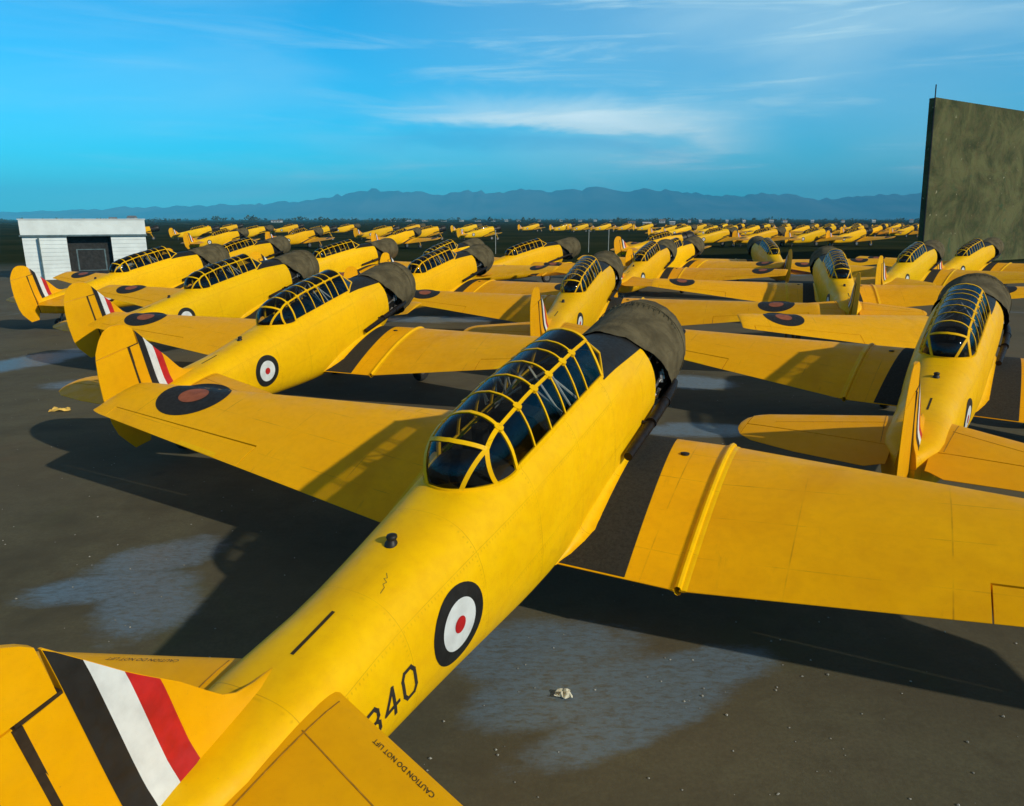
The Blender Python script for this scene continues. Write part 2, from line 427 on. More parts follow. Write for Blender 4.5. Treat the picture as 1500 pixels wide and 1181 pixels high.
def can_panes():
    out = []
    for Xa, Xb in zip(RIBS, RIBS[1:]):
        for t0, t1 in ((-1, -.5), (-.5, .5), (.5, 1)):
            out.append(quad_patch(can_main, ((Xa, t0), (Xa, t1), (Xb, t1), (Xb, t0)), 2, 10 if t0 == -.5 else 6))
    out.append(quad_patch(can_dome, ((0, -.5), (0, .5), (.42, .5), (.42, -.5)), 4, 10))
    out.append(quad_patch(can_dome, ((.42, -.5), (.42, .5), (1, .26), (1, -.26)), 7, 10))
    for s in (-1, 1):
        out.append(quad_patch(can_dome, ((.42, .5 * s), (.42, .5 * s), (1, .68 * s), (1, .26 * s)), 6, 5))
        out.append(quad_patch(can_dome, ((0, .5 * s), (.42, .5 * s), (1, .68 * s), (0, 1 * s)), 8, 8))
        out.append(quad_patch(can_shield, ((0, .5 * s), (0, .98 * s), (1, .98 * s), (1, .5 * s)), 4, 5))
    out.append(quad_patch(can_shield, ((0, -.5), (0, .5), (1, .5), (1, -.5)), 4, 6))
    return out
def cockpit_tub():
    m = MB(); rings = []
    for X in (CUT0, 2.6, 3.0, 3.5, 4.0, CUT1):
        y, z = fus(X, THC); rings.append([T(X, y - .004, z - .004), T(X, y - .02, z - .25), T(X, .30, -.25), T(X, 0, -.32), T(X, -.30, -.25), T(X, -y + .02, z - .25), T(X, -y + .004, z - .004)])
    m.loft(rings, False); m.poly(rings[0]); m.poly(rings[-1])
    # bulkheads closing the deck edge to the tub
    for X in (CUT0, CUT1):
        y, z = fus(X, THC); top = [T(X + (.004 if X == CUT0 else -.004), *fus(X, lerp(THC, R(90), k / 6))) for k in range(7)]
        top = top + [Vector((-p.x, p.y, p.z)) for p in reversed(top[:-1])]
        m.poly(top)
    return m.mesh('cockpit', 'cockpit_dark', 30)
def seat_mesh(X):
    m = MB()
    def f(u, v):
        y = lerp(-.21, .21, v); z = lerp(.02, .74, u) ; return T(X + .10 * u + .04 * (1 - (2 * v - 1) ** 2), y * (1 - .35 * max(0, u - .6)), z)
    m.grid(f, 8, 6)
    m.grid(lambda u, v: T(X - .38 * u, lerp(-.21, .21, v), .02 + .04 * (2 * v - 1) ** 2), 4, 6)
    m.tube([T(X + .10, 0, .72), T(X + .09, 0, .86)], .07, 8)
    return m.mesh('seat', 'cockpit_dark', 40)
def panel_mesh(X):
    m = MB(); r0 = [T(X, y, z) for y, z in ((-.33, .1), (-.33, .55), (-.2, .70), (0, .74), (.2, .70), (.33, .55), (.33, .1))]
    r1 = [p + T(.18, 0, 0) - T(0, 0, 0) for p in r0]
    m.loft([r1, r0], True, True, True); return m.mesh('instrument_panel', 'cockpit_dark', 30)
def truss_mesh():
    m = MB()
    for a, b in (((3.46, -.33, .58), (3.40, 0, 1.02)), ((3.46, .33, .58), (3.40, 0, 1.02)), ((3.46, .33, .62), (3.40, -.16, .96)), ((3.46, -.33, .62), (3.40, .16, .96)),
                 ((3.40, .21, .93), (3.12, .335, .60)), ((3.40, -.21, .93), (3.12, -.335, .60)), ((3.38, .22, .92), (3.28, .335, .60)), ((3.38, -.22, .92), (3.28, -.335, .60))):
        m.tube([T(*a), T(*b)], .011, 6)
    return m.mesh('crash_truss', 'metal_pale', 40)
# wings ---------------------------------------------------------------
YJ = 1.45
def w_le(Y): return 1.56 if Y < YJ else lerp(1.56, 2.80, (Y - YJ) / (6.30 - YJ))
def w_te(Y): return 3.91 if Y < YJ else lerp(3.91, 3.60, (Y - YJ) / (6.30 - YJ))
def w_z(Y): return -.655 + (.103 * (Y - YJ) if Y > YJ else 0)
def w_t(Y): return lerp(.15, .115, max(0, Y - YJ) / (6.30 - YJ))
def foil(x, t): return 5 * t * (.2969 * math.sqrt(max(0, x)) - .126 * x - .3516 * x * x + .2843 * x ** 3 - .1015 * x ** 4)
def wing_pt(Y, x, up, off=0.0, sgn=1, shrink=1.0):
    le, te = w_le(Y), w_te(Y); c = te - le; t = w_t(Y) * shrink
    z = w_z(Y) + .06 * (1 - x) + (foil(x, t) * 1.12 if up else -foil(x, t) * .82) * c + .03 * c * 4 * x * (1 - x) * .35
    return T(le + x * c, sgn * Y, z + (off if up else -off))
CH = [0, .006, .02, .05, .09, .14, .2, .28, .36, .46, .56, .66, .74, .80]
def sect(Y, x0, x1, sgn, shrink=1.0):
    xs = sorted(set([x0, x1] + [x for x in CH + [.86, .92, .97] if x0 < x < x1]))
    return [wing_pt(Y, x, True, 0, sgn, shrink) for x in reversed(xs)] + [wing_pt(Y, x, False, 0, sgn, shrink) for x in (xs[1:] if x0 == 0 else xs)]
XH = .785; YA0, YA1 = 3.62, 6.02
def outer_wing(sgn):
    m = MB()
    def seg(ys, x1): m.loft([sect(y, 0, x1, sgn) for y in ys], True, True, True)
    seg([YJ + .02, 2.2, 2.9, YA0], 1.0); seg([YA0, 4.4, 5.2, YA1], XH)
    rings = []
    for k in range(7):                                         # squared-off tip with rounded rim
        a = k / 6 * R(90); y = YA1 + .02 + (6.30 - YA1 - .02) * math.sin(a) if k else YA1
        rings.append([y, math.cos(a) ** .5 if k else 1.0, a])
    rs = []
    for y, sh, a in rings:
        s = sect(y, 0, 1.0, sgn, max(.08, sh)); ins = .10 * (1 - math.cos(a))
        c = (s[0] + s[len(s) // 2]) / 2
        rs.append([c + (p - c) * (1 - ins) for p in s])
    m.loft(rs, True, True, True)
    return m.mesh('outer_wing', 'yellow_wing_paint', 35)
def aileron(sgn):
    m = MB(); m.loft([sect(y, XH + .012, 1.0, sgn) for y in (YA0 + .012, 4.4, 5.2, YA1 - .012)], True, True, True)
    return m.mesh('aileron', 'yellow_wing_paint', 35)
def aileron_tab(sgn):
    m = MB(); m.grid(lambda u, v: wing_pt(lerp(4.0, 4.62, v), lerp(.955, .997, u), True, .004, sgn), 2, 4)
    return m.mesh('trim_tab', 'yellow_paint', 35)
def center_section():
    m = MB(); m.loft([sect(abs(y), 0, 1.0, 1 if y >= 0 else -1) for y in (-1.43, -1.0, -.5, -.2)], True, True, True)
    m.loft([sect(y, 0, 1.0, 1) for y in (.2, .5, 1.0, 1.43)], True, True, True)
    return m.mesh('wing_center_section', 'yellow_wing_paint', 35)
def joint_strip(sgn):
    m = MB(); xs = [0, .003, .012, .03, .06] + [.1 + .05 * k for k in range(19)]
    rows = []
    for up in (True, False):
        path = [x for x in xs]
        rr = []
        for x in path:
            q = []
            for k, (dy, h) in enumerate(((-.075, .001), (-.060, .006), (-.030, .007), (-.022, .032), (0, .042), (.022, .032), (.030, .007), (.060, .006), (.075, .001))):
                p = wing_pt(YJ + .008 + dy, x, up, h, sgn); q.append(p)
            rr.append(q)
        m.loft(rr, False)
    return m.mesh('joint_strip', 'yellow_paint', 40)
def walkway(sgn):
    m = MB(); m.grid(lambda u, v: wing_pt(lerp(.30, lerp(.86, 1.0, u), v), lerp(.015, .995, u ** 1.3), True, .004, sgn), 22, 4)
    return m.mesh('walkway', 'walkway_black', 60)
def wing_disc(name, mat, r, off, sgn, cx=2.86, cy=5.22):
    m = MB(); N_ = 40
    def pt(rad, a):
        Y = cy + rad * math.cos(a); X = cx + rad * math.sin(a)
        return wing_pt(Y, (X - w_le(Y)) / (w_te(Y) - w_le(Y)), True, off, sgn)
    rings = [[pt(r * k / 6, 2 * math.pi * i / N_) for i in range(N_)] for k in range(1, 7)]
    rs = m.loft(rings); c = m.add(pt(0, 0))
    for i in range(N_): m.f.append((c, rs[0][i], rs[0][(i + 1) % N_]))
    return m.mesh(name, mat, 60)
def filler_cap(sgn):
    m = MB(); c = wing_pt(1.06, .235, True, .0, sgn); n = Vector((0, ST * .4, 1)).normalized()
    a = Vector((1, 0, 0)); b = n.cross(a); r = [[c + n * h + (a * math.cos(2*math.pi*k/14) + b * math.sin(2*math.pi*k/14)) * q for k in range(14)] for h, q in ((-.01, .045), (.012, .045), (.016, .03))]
    m.loft(r, True, False, True); return m.mesh('filler_cap', 'black_paint', 40)
def root_fillet(sgn):
    """fairing swept from the fuselage side on to the wing root"""
    m = MB(); rr = []
    for k in range(15):
        X = lerp(1.75, 3.93, k / 14); u = (X - 1.56) / 2.34
        w = lerp(.04, .14, (k / 14) ** 1.5) * (1 if k < 11 else (14.3 - k) / 3.3)
        zt = (w_z(1) + .06 * (1 - u) + foil(u, .15) * 1.12 * 2.34 + .03 * 2.34 * 1.4 * u * (1 - u)) if u < 1 else w_z(1) - .04 * (u - 1) * 9
        q = []
        for j in range(7):
            a = j / 6 * R(90)
            z = zt + .006 + w * (1 - math.sin(a)); yi = side_y(X, zt + w * 1.0)
            y = yi - .012 + (w) * (1 - math.cos(a))
            q.append(T(X, sgn * y, z))
        rr.append(q)
    m.loft(rr, False); return m.mesh('wing_fillet', 'yellow_paint', 50)
# tail ----------------------------------------------------------------
FLE = [(.40, 6.20), (.555, 6.45), (.575, 6.64), (.60, 6.80), (.64, 6.915), (.71, 7.00), (.935, 7.144), (1.19, 7.345), (1.38, 7.476), (1.55, 7.595), (1.64, 7.68), (1.695, 7.78), (1.72, 7.90)]
RTE = [(-.12, 8.17), (.05, 8.28), (.20, 8.37), (.36, 8.415), (.8, 8.42), (1.25, 8.37), (1.45, 8.30), (1.60, 8.19), (1.695, 8.08), (1.72, 7.98)]
def fin_y(X, z): 
    le = lin(FLE, z); t = (X - le) / max(.05, 7.78 - le); t = min(1, max(0, t))
    return .004 + .056 * math.sqrt(t) * (1 - .25 * t) * lin([(.4, 2.6), (.58, 2.0), (.68, 1.3), (.85, 1.0), (1.0, .9), (1.78, .45)], z)
def fin_mesh():
    m = MB()
    def body(zs, x1):
        rr = []
        for z in zs:
            le = lin(FLE, z); X1 = x1; xs = [lerp(le, X1, k / 8) for k in range(9)]
            rr.append([T(x, fin_y(x, z), z) for x in xs] + [T(x, -fin_y(x, z), z) for x in reversed(xs)])
        m.loft(rr, True, True, True)
    body([.38, .50, .555, .575, .60, .64, .70, .8, .95, 1.1, 1.22, 1.335], 7.775)
    body([1.335, 1.42, 1.50, 1.548], 7.602)
    return m.mesh('fin', 'yellow_tail_paint', 40)
def rudder_mesh():
    m = MB()
    def row(z):
        f = 7.80 if z < 1.35 else max(7.622, lin(FLE, z))
        if z < .10: f = lerp(7.82, 7.92, (.10 - z) / .22)
        te = lin(RTE, z); out = []
        y0 = .034 * lin([(-.3, 1.2), (1.0, .9), (1.78, .35)], z)
        for k in range(8):
            u = k / 7; out.append((lerp(f, te, u), .003 + y0 * (1 - u) * (1 if f < 7.7 or z < 1.35 else 1)))
        return out
    def body(zs):
        rr = []
        for z in zs:
            q = row(z); rr.append([T(x, y, z) for x, y in q] + [T(x, -y, z) for x, y in reversed(q)])
        m.loft(rr, True, True, True)
    body([-.12, .0, .099]); body([.10, .2, .4, .8, 1.1, 1.345]); body([1.352, 1.44, 1.52, 1.58, 1.62, 1.655, 1.685, 1.705, 1.72])
    return m.mesh('rudder', 'yellow_tail_paint', 40)
def rudder_gap():
    m = MB(); m.box((0, 0, 0), (0, 0, 0)); m.v = []; m.f = []
    r = [[T(x, y, z) for x, y in ((7.770, .040), (7.806, .036), (7.806, -.036), (7.770, -.040))] for z in (.09, .5, 1.0, 1.34)]
    m.loft(r, True, True, True)
    r = [[T(7.605, y, z), T(7.79, y * 1.0, z), T(7.79, -y, z), T(7.605, -y, z)] for z, y in ((1.336, .029), (1.351, .029))]
    m.loft(r, True, True, True)
    return m.mesh('rudder_hinge', 'seam_dark', 30)
def fin_stripe(mat, X0, X1, sgn, zb):
    m = MB()
    def f(u, v):
        X = lerp(X0, X1, u); 
        zt = lin([(b, a) for a, b in FLE], X) - .004; z = lerp(zb(X), min(zt, 1.545), v)
        return T(X, sgn * (fin_y(X, z) + .003), z)
    m.grid(f, 3, 14); return m.mesh('fin_stripe', mat, 60)
SLE = [(0, 6.47), (.3, 6.555), (.7, 6.69), (1.29, 6.885), (1.75, 7.04), (1.9, 7.12), (1.99, 7.24), (2.02, 7.38)]
STE = [(0, 7.78), (.25, 7.86), (.4, 7.97), (1.2, 7.92), (1.75, 7.82), (1.92, 7.72), (2.0, 7.58), (2.02, 7.48)]
SZ = .425
def stab_pt(Y, X, up, sgn, off=0.0):
    le, te = lin(SLE, Y), lin(STE, Y); u = min(1, max(0, (X - le) / max(.05, te - le)))
    t = foil(u, .10) * (te - le) * .85 + .002
    return T(X, sgn * Y, SZ + (t + off if up else -t - off))
XE = 7.43
def stab_mesh(sgn):
    m = MB(); rr = []
    for Y in (.16, .3, .5, .7, 1.0, 1.29, 1.5, 1.75, 1.85, 1.92):
        le = lin(SLE, Y); xs = [lerp(le, XE, (k / 10) ** 1.6) for k in range(11)]
        rr.append([stab_pt(Y, x, True, sgn) for x in reversed(xs)] + [stab_pt(Y, x, False, sgn) for x in xs[1:]])
    m.loft(rr, True, True, True); return m.mesh('stabilizer', 'yellow_tail_paint', 40)
def stab_seam(sgn):
    m = MB(); m.bar([stab_pt(Y, lin(SLE, Y) + .30, True, sgn, .0) for Y in (.36, .7, 1.0, 1.3, 1.6)], [Vector((0, ST, CT))] * 5, .007, .003, .003)
    return m.mesh('seam', 'seam_faint', 0)
def stab_root(sgn):
    m = MB(); m.bar([stab_pt(lerp(.40, .33, k / 8), lerp(6.64, 7.40, k / 8), True, sgn, .0) for k in range(9)], [Vector((0, ST, CT))] * 9, .008, .003, .003)
    return m.mesh('root_seam', 'seam_faint', 40)
def elevator_mesh(sgn):
    m = MB()
    def body(ys, xf):
        rr = []
        for Y in ys:
            te = lin(STE, Y); xs = [lerp(xf(Y), te, k / 7) for k in range(8)]
            rr.append([stab_pt(Y, x, True, sgn) for x in reversed(xs)] + [stab_pt(Y, x, False, sgn) for x in xs])
        m.loft(rr, True, True, True)
    body((.20, .25, .32, .4, .8, 1.2, 1.5, 1.75, 1.925), lambda Y: XE + .014)
    body((1.932, 1.96, 1.985, 2.005, 2.018), lambda Y: lin(SLE, Y))
    return m.mesh('elevator', 'yellow_tail_paint', 40)
# nose ----------------------------------------------------------------
def cover_mesh(seed=0):
    m = MB(); NA, NL = 64, 26; rings = []
    for i in range(NL + 1):
        u = i / NL; r = []
        for j in range(NA):
            a = 2 * math.pi * j / NA; up = math.cos(a)                      # up = 1 at the crown
            hem = lerp(.55, 1.47, max(0, min(1, (up + .75) / 1.55)) ** .8)
            hem += .02 * math.sin(5 * a + seed) + .015 * math.sin(11 * a + 2 * seed)
            prof = [(0, -.26, .02), (.10, -.235, .16), (.2, -.16, .34), (.32, -.06, .47), (.42, .08, .545), (.55, .30, .580), (.72, .62, .59), (.88, .92, .59), (1.0, 1.0, .59)]
            X, rad = table(prof, u)
            if u > .55: X = lerp(.30, hem, (u - .55) / .45); rad = lerp(.580, .604, (u - .55) / .45) + (.008 if u > .97 else 0)
            fold = .007 * math.sin(9 * a + 3 * u + seed) * u * (1 - .3 * u) + .004 * math.sin(23 * a + 5 * u * u + seed)
            sag = .05 * max(0, -up) * u
            nz = noise.noise(Vector((math.cos(a) * 2.2, math.sin(a) * 2.2, X * 2.6 + seed))) * .014
            # lacing ridge round the lip of the cowl
            lip = .012 * math.exp(-((X - .28) / .035) ** 2) - .012 * math.exp(-((X - .34) / .03) ** 2)
            rr = rad + (fold + nz + lip + sag) * min(1, u * 2.2)
            r.append(T(X, rr * math.sin(a), rr * up + .01))
        rings.append(r)
    m.loft(rings, True, True, False)
    return m.mesh('engine_cover', 'canvas', 70)
def cover_seams():
    m = MB()
    def rad_pt(X, a, h): return T(X, (.588 + h) * math.sin(a), (.588 + h) * math.cos(a) + .01)
    for X in (.36,):
        p = [rad_pt(X, lerp(-2.0, 2.0, k / 30), .012) for k in range(31)]; m.tube(p, .006, 5)
    for k in range(-9, 10):
        a = k * .11; m.tube([rad_pt(.36, a, .012), rad_pt(.44, a + .02, .014)], .004, 5)
    return m.mesh('lacing', 'canvas', 60)
def nose_core():
    m = MB(); prof = [(-.02, .28), (-.03, .40), (.02, .45), (.15, .51), (.4, .545), (.85, .545), (.86, .47), (1.44, .47)]
    m.loft([[T(X, r * math.sin(2*math.pi*k/32), r * math.cos(2*math.pi*k/32)) for k in range(32)] for X, r in prof], True, True, True)
    return m.mesh('cowling', 'engine_black', 40)
def engine_bits():
    out = []; rnd = random.Random(4)
    for s in (-1, 1):
        for k in range(6):
            m = MB(); a = R(rnd.uniform(45, 125)) * s; X = rnd.uniform(.95, 1.25); r = .51
            p = T(X, r * math.sin(a), r * math.cos(a)); q = T(X + rnd.uniform(-.12, .2), (r + .03) * math.sin(a + .2), (r + .03) * math.cos(a + .2))
            m.tube([p, q], rnd.uniform(.012, .035), 7); out.append(('engine_pipe', m.mesh('engine_pipe', 'metal_grey', 40)))
        for a0 in (55, 90, 125):                                      # mount struts
            m = MB(); a = R(a0) * s; m.tube([T(.86, .52 * math.sin(a), .52 * math.cos(a)), T(1.45, .515 * math.sin(a * 1.08), .515 * math.cos(a * 1.08))], .018, 7)
            out.append(('mount_strut', m.mesh('mount_strut', 'metal_grey', 40)))
    return out
def exhaust_mesh():
    m = MB(); p = [(.75, .58, -.22), (.95, .61, -.22), (1.2, .625, -.21), (1.6, .63, -.22), (2.0, .62, -.24), (2.55, .60, -.27)]
    m.tube([T(*q) for q in p], [.045, .052, .056, .056, .052, .046], 14, True)
    for X in (1.3, 1.85): m.tube([T(X, .63, -.215), T(X + .03, .63, -.215)], .064, 14)
    m.tube([T(1.9, .65, -.22), T(1.9, .52, -.2)], .02, 6)
    return m.mesh('exhaust_pipe', 'exhaust_metal', 40)
# undercarriage -------------------------------------------------------
def gear_leg(s):
    m = MB(); m.tube([T(1.62, s * 1.28, -.62), T(1.50, s * 1.30, -1.10)], .055, 10); m.tube([T(1.50, s * 1.30, -1.05), T(1.43, s * 1.31, -1.52)], .038, 10)
    m.tube([T(1.53, s * 1.30, -1.0), T(1.95, s * 1.2, -.66)], .02, 7); m.tube([T(1.43, s * 1.31, -1.50), T(1.43, s * 1.15, -1.51)], .035, 8)
    return m.mesh('gear_leg', 'yellow_paint', 40)
def wheel(s, name):
    m = MB(); c = T(1.43, s * 1.17, -1.50); 
    rad = c.z; out = []
    prof = [(.0, .0), (.06, .0), (.06, .55), (.075, .62), (.085, .80), (.07, .93), (.035, .995), (-.035, .995), (-.07, .93), (-.085, .80), (-.075, .62), (-.06, .55), (-.06, 0)]
    sel = prof[2:12] if name == 'tyre' else [(.055, .0), (.065, .25), (.05, .45), (.06, .57), (-.06, .57), (-.05, .45), (-.065, .25), (-.055, .0)]
    m.loft([[Vector((c.x + w, c.y + rad * q * math.cos(2*math.pi*k/28), c.z + rad * q * math.sin(2*math.pi*k/28))) for k in range(28)] for w, q in sel], True, name != 'tyre', name != 'tyre')
    return m.mesh(name, 'rubber' if name == 'tyre' else 'metal_grey', 40)
def tail_wheel(name):
    m = MB(); b = T(7.15, 0, -.3); c = Vector((0, b.y - .12, .16)); w = .05
    if name == 'tyre':
        m.loft([[Vector((x, c.y + .158 * q * math.cos(2*math.pi*k/20), c.z + .158 * q * math.sin(2*math.pi*k/20))) for k in range(20)] for x, q in ((w, .5), (w, .85), (w * .5, 1), (-w * .5, 1), (-w, .85), (-w, .5), (w, .5))])
        return m.mesh('tail_wheel', 'rubber', 40)
    for s in (-1, 1): m.tube([b + Vector((s * .02, .1, .25)), c + Vector((s * .07, 0, 0))], .022, 7)
    m.tube([c + Vector((-.075, 0, 0)), c + Vector((.075, 0, 0))], .02, 7)
    return m.mesh('tail_wheel_fork', 'metal_grey', 40)
# marks ---------------------------------------------------------------
def side_disc(name, mat, r, off, sgn=1, cx=5.53, cz=.045):
    m = MB(); N_ = 40
    def pt(rad, a):
        X = cx + rad * math.cos(a); Z = cz + rad * math.sin(a); return T(X, sgn * (side_y(X, Z) + off), Z)
    rs = m.loft([[pt(r * k / 5, 2 * math.pi * i / N_) for i in range(N_)] for k in range(1, 6)]); c = m.add(pt(0, 0))
    for i in range(N_): m.f.append((c, rs[0][i], rs[0][(i + 1) % N_]))
    return m.mesh(name, mat, 60)
GLYPH = {'3': [[(.05, .86), (.2, 1), (.8, 1), (1, .84), (1, .64), (.82, .52), (.4, .52)], [(.82, .52), (1, .40), (1, .16), (.8, 0), (.2, 0), (0, .15)]],
         '4': [[(.75, 0), (.75, 1), (0, .32), (1.08, .32)]],
         '0': [[(.22, 0), (0, .2), (0, .8), (.22, 1), (.78, 1), (1, .8), (1, .2), (.78, 0), (.22, 0)]]}
def digit(ch, X0, Z0, w, h, stroke):
    m = MB()
    def put(px, pz, off=.003):
        X = X0 - px * w; Z = Z0 + pz * h; return T(X, side_y(X, Z) + off, Z)
    for line in GLYPH[ch]:
        for (a, b), (c, d) in zip(line, line[1:]):
            ax, az, bx, bz = a * w, b * h, c * w, d * h; L = math.hypot(bx - ax, bz - az); tx, tz = (bx - ax) / L * stroke * .4, (bz - az) / L * stroke * .4
            nx, nz = -(bz - az) / L * stroke / 2, (bx - ax) / L * stroke / 2
            def f(u, v):
                px = lerp(ax - tx, bx + tx, u) + nx * (2 * v - 1); pz = lerp(az - tz, bz + tz, u) + nz * (2 * v - 1); return put(px / w, pz / h, .003 + .0002 * len(m.f) / 10)
            m.grid(f, 4, 1)
    return m.mesh('serial_digit', 'stencil_black', 0)
def stencil(text, size, place, mat='stencil_black'):
    cu = bpy.data.curves.new('stencil', 'FONT'); cu.body = text; cu.size = size; cu.resolution_u = 2
    o = bpy.data.objects.new('stencil', cu); COL.objects.link(o); bpy.context.view_layer.update()
    me0 = o.evaluated_get(bpy.context.evaluated_depsgraph_get()).to_mesh()
    vs_ = [place(v.co.x, v.co.y) for v in me0.vertices]; fs = [tuple(p.vertices) for p in me0.polygons]
    o.to_mesh_clear(); bpy.data.objects.remove(o); bpy.data.curves.remove(cu)
    m = MB(); m.v = [tuple(v) for v in vs_]; m.f = fs; return m.mesh('stencil_text', mat, 0, False)
def deck_slot():
    m = MB(); m.grid(lambda u, v: (lambda X, Y: T(X, Y, deck_z(X, Y) + .003))(lerp(6.20, 6.56, u), lerp(-.012, .012, v) + .035), 6, 1)
    return m.mesh('deck_slot', 'seam_dark', 0)
def deck_knob():
    m = MB(); c = T(5.56, .0, deck_z(5.56, 0)); n = Vector((0, ST, CT)); r = []
    for h, q in ((-.01, .045), (.01, .042), (.03, .03), (.045, .038), (.06, .034), (.068, .015)): r.append([c + n * h + Vector((q * math.cos(k * math.pi / 6), q * math.sin(k * math.pi / 6), 0)) for k in range(12)])
    m.loft(r, True, True, True); return m.mesh('deck_light', 'black_paint', 50)

LIB = {}
def build_library():
    L = LIB
    L['fuselage'] = build_fuselage(); L['frame'] = can_frame(); L['panes'] = [p.mesh('pane', 'canopy_glass', 60) for p in can_panes()]
    allp = MB()
    for p in can_panes():
        k = len(allp.v); allp.v += p.v; allp.f += [tuple(i + k for i in f) for f in p.f]
    L['glazing'] = allp.mesh('canopy_glass', 'canopy_glass', 60)
    L['tub'] = cockpit_tub(); L['seats'] = [seat_mesh(3.30), seat_mesh(4.20)]; L['panels'] = [panel_mesh(2.50), panel_mesh(3.58)]; L['truss'] = truss_mesh()
    dk = MB()
    dk.grid(lambda u, v: (lambda q: T(RIBS[-1] + (q[0] - RIBS[-1]) * u, q[1] * 1.0, (deck_z(max(RIBS[-1], RIBS[-1] + (q[0] - RIBS[-1]) * u), q[1]) + .006)))((RIBS[-1] + DOME * math.cos((2 * v - 1) * R(88)) - .01, fus(4.4, THC)[0] * math.sin((2 * v - 1) * R(88)) * .98)), 6, 20)
    L['rear_deck'] = dk.mesh('rear_deck', 'cockpit_dark', 60)
    L['glare'] = shell_patch('anti_glare_panel', 'black_paint', 1.30, 2.61, R(47), R(133), .004, 8, 14)
    L['center'] = center_section(); L['wing'] = {s: outer_wing(s) for s in (-1, 1)}; L['ail'] = {s: aileron(s) for s in (-1, 1)}; L['tab'] = {s: aileron_tab(s) for s in (-1, 1)}
    L['joint'] = {s: joint_strip(s) for s in (-1, 1)}; L['walk'] = {s: walkway(s) for s in (-1, 1)}; L['fillet'] = {s: root_fillet(s) for s in (-1, 1)}
    L['wr'] = {s: (wing_disc('roundel_ring', 'black_paint', .47, .004, s), wing_disc('roundel_center', 'roundel_red', .19, .008, s)) for s in (-1, 1)}
    L['cap'] = {s: filler_cap(s) for s in (-1, 1)}
    L['sr'] = {s: (side_disc('roundel_ring', 'black_paint', .285, .003, s), side_disc('roundel_band', 'white_paint', .185, .006, s), side_disc('roundel_center', 'red_paint', .06, .009, s)) for s in (-1, 1)}
    L['fin'] = fin_mesh(); L['rudder'] = rudder_mesh(); L['hinge'] = rudder_gap()
    zb = lambda X: lin([(7.23, .575), (7.37, .545), (7.62, .515)], X)
    L['stripe'] = {s: (fin_stripe('red_paint', 7.238, 7.362, s, zb), fin_stripe('white_paint', 7.362, 7.487, s, zb), fin_stripe('black_paint', 7.487, 7.600, s, zb)) for s in (-1, 1)}
    L['stab'] = {s: stab_mesh(s) for s in (-1, 1)}; L['elev'] = {s: elevator_mesh(s) for s in (-1, 1)}; L['sseam'] = {s: (stab_seam(s), stab_root(s)) for s in (-1, 1)}
    L['cover'] = [cover_mesh(k * 1.7) for k in range(3)]; L['lace'] = cover_seams(); L['core'] = nose_core(); L['bits'] = engine_bits(); L['exh'] = exhaust_mesh()
    L['leg'] = {s: gear_leg(s) for s in (-1, 1)}; L['tyre'] = {s: wheel(s, 'tyre') for s in (-1, 1)}; L['hub'] = {s: wheel(s, 'wheel_hub') for s in (-1, 1)}
    L['tw'] = tail_wheel('tyre'); L['tf'] = tail_wheel('fork'); L['slot'] = deck_slot(); L['knob'] = deck_knob()
build_library()
PLANES = []
RT = random.Random(21)
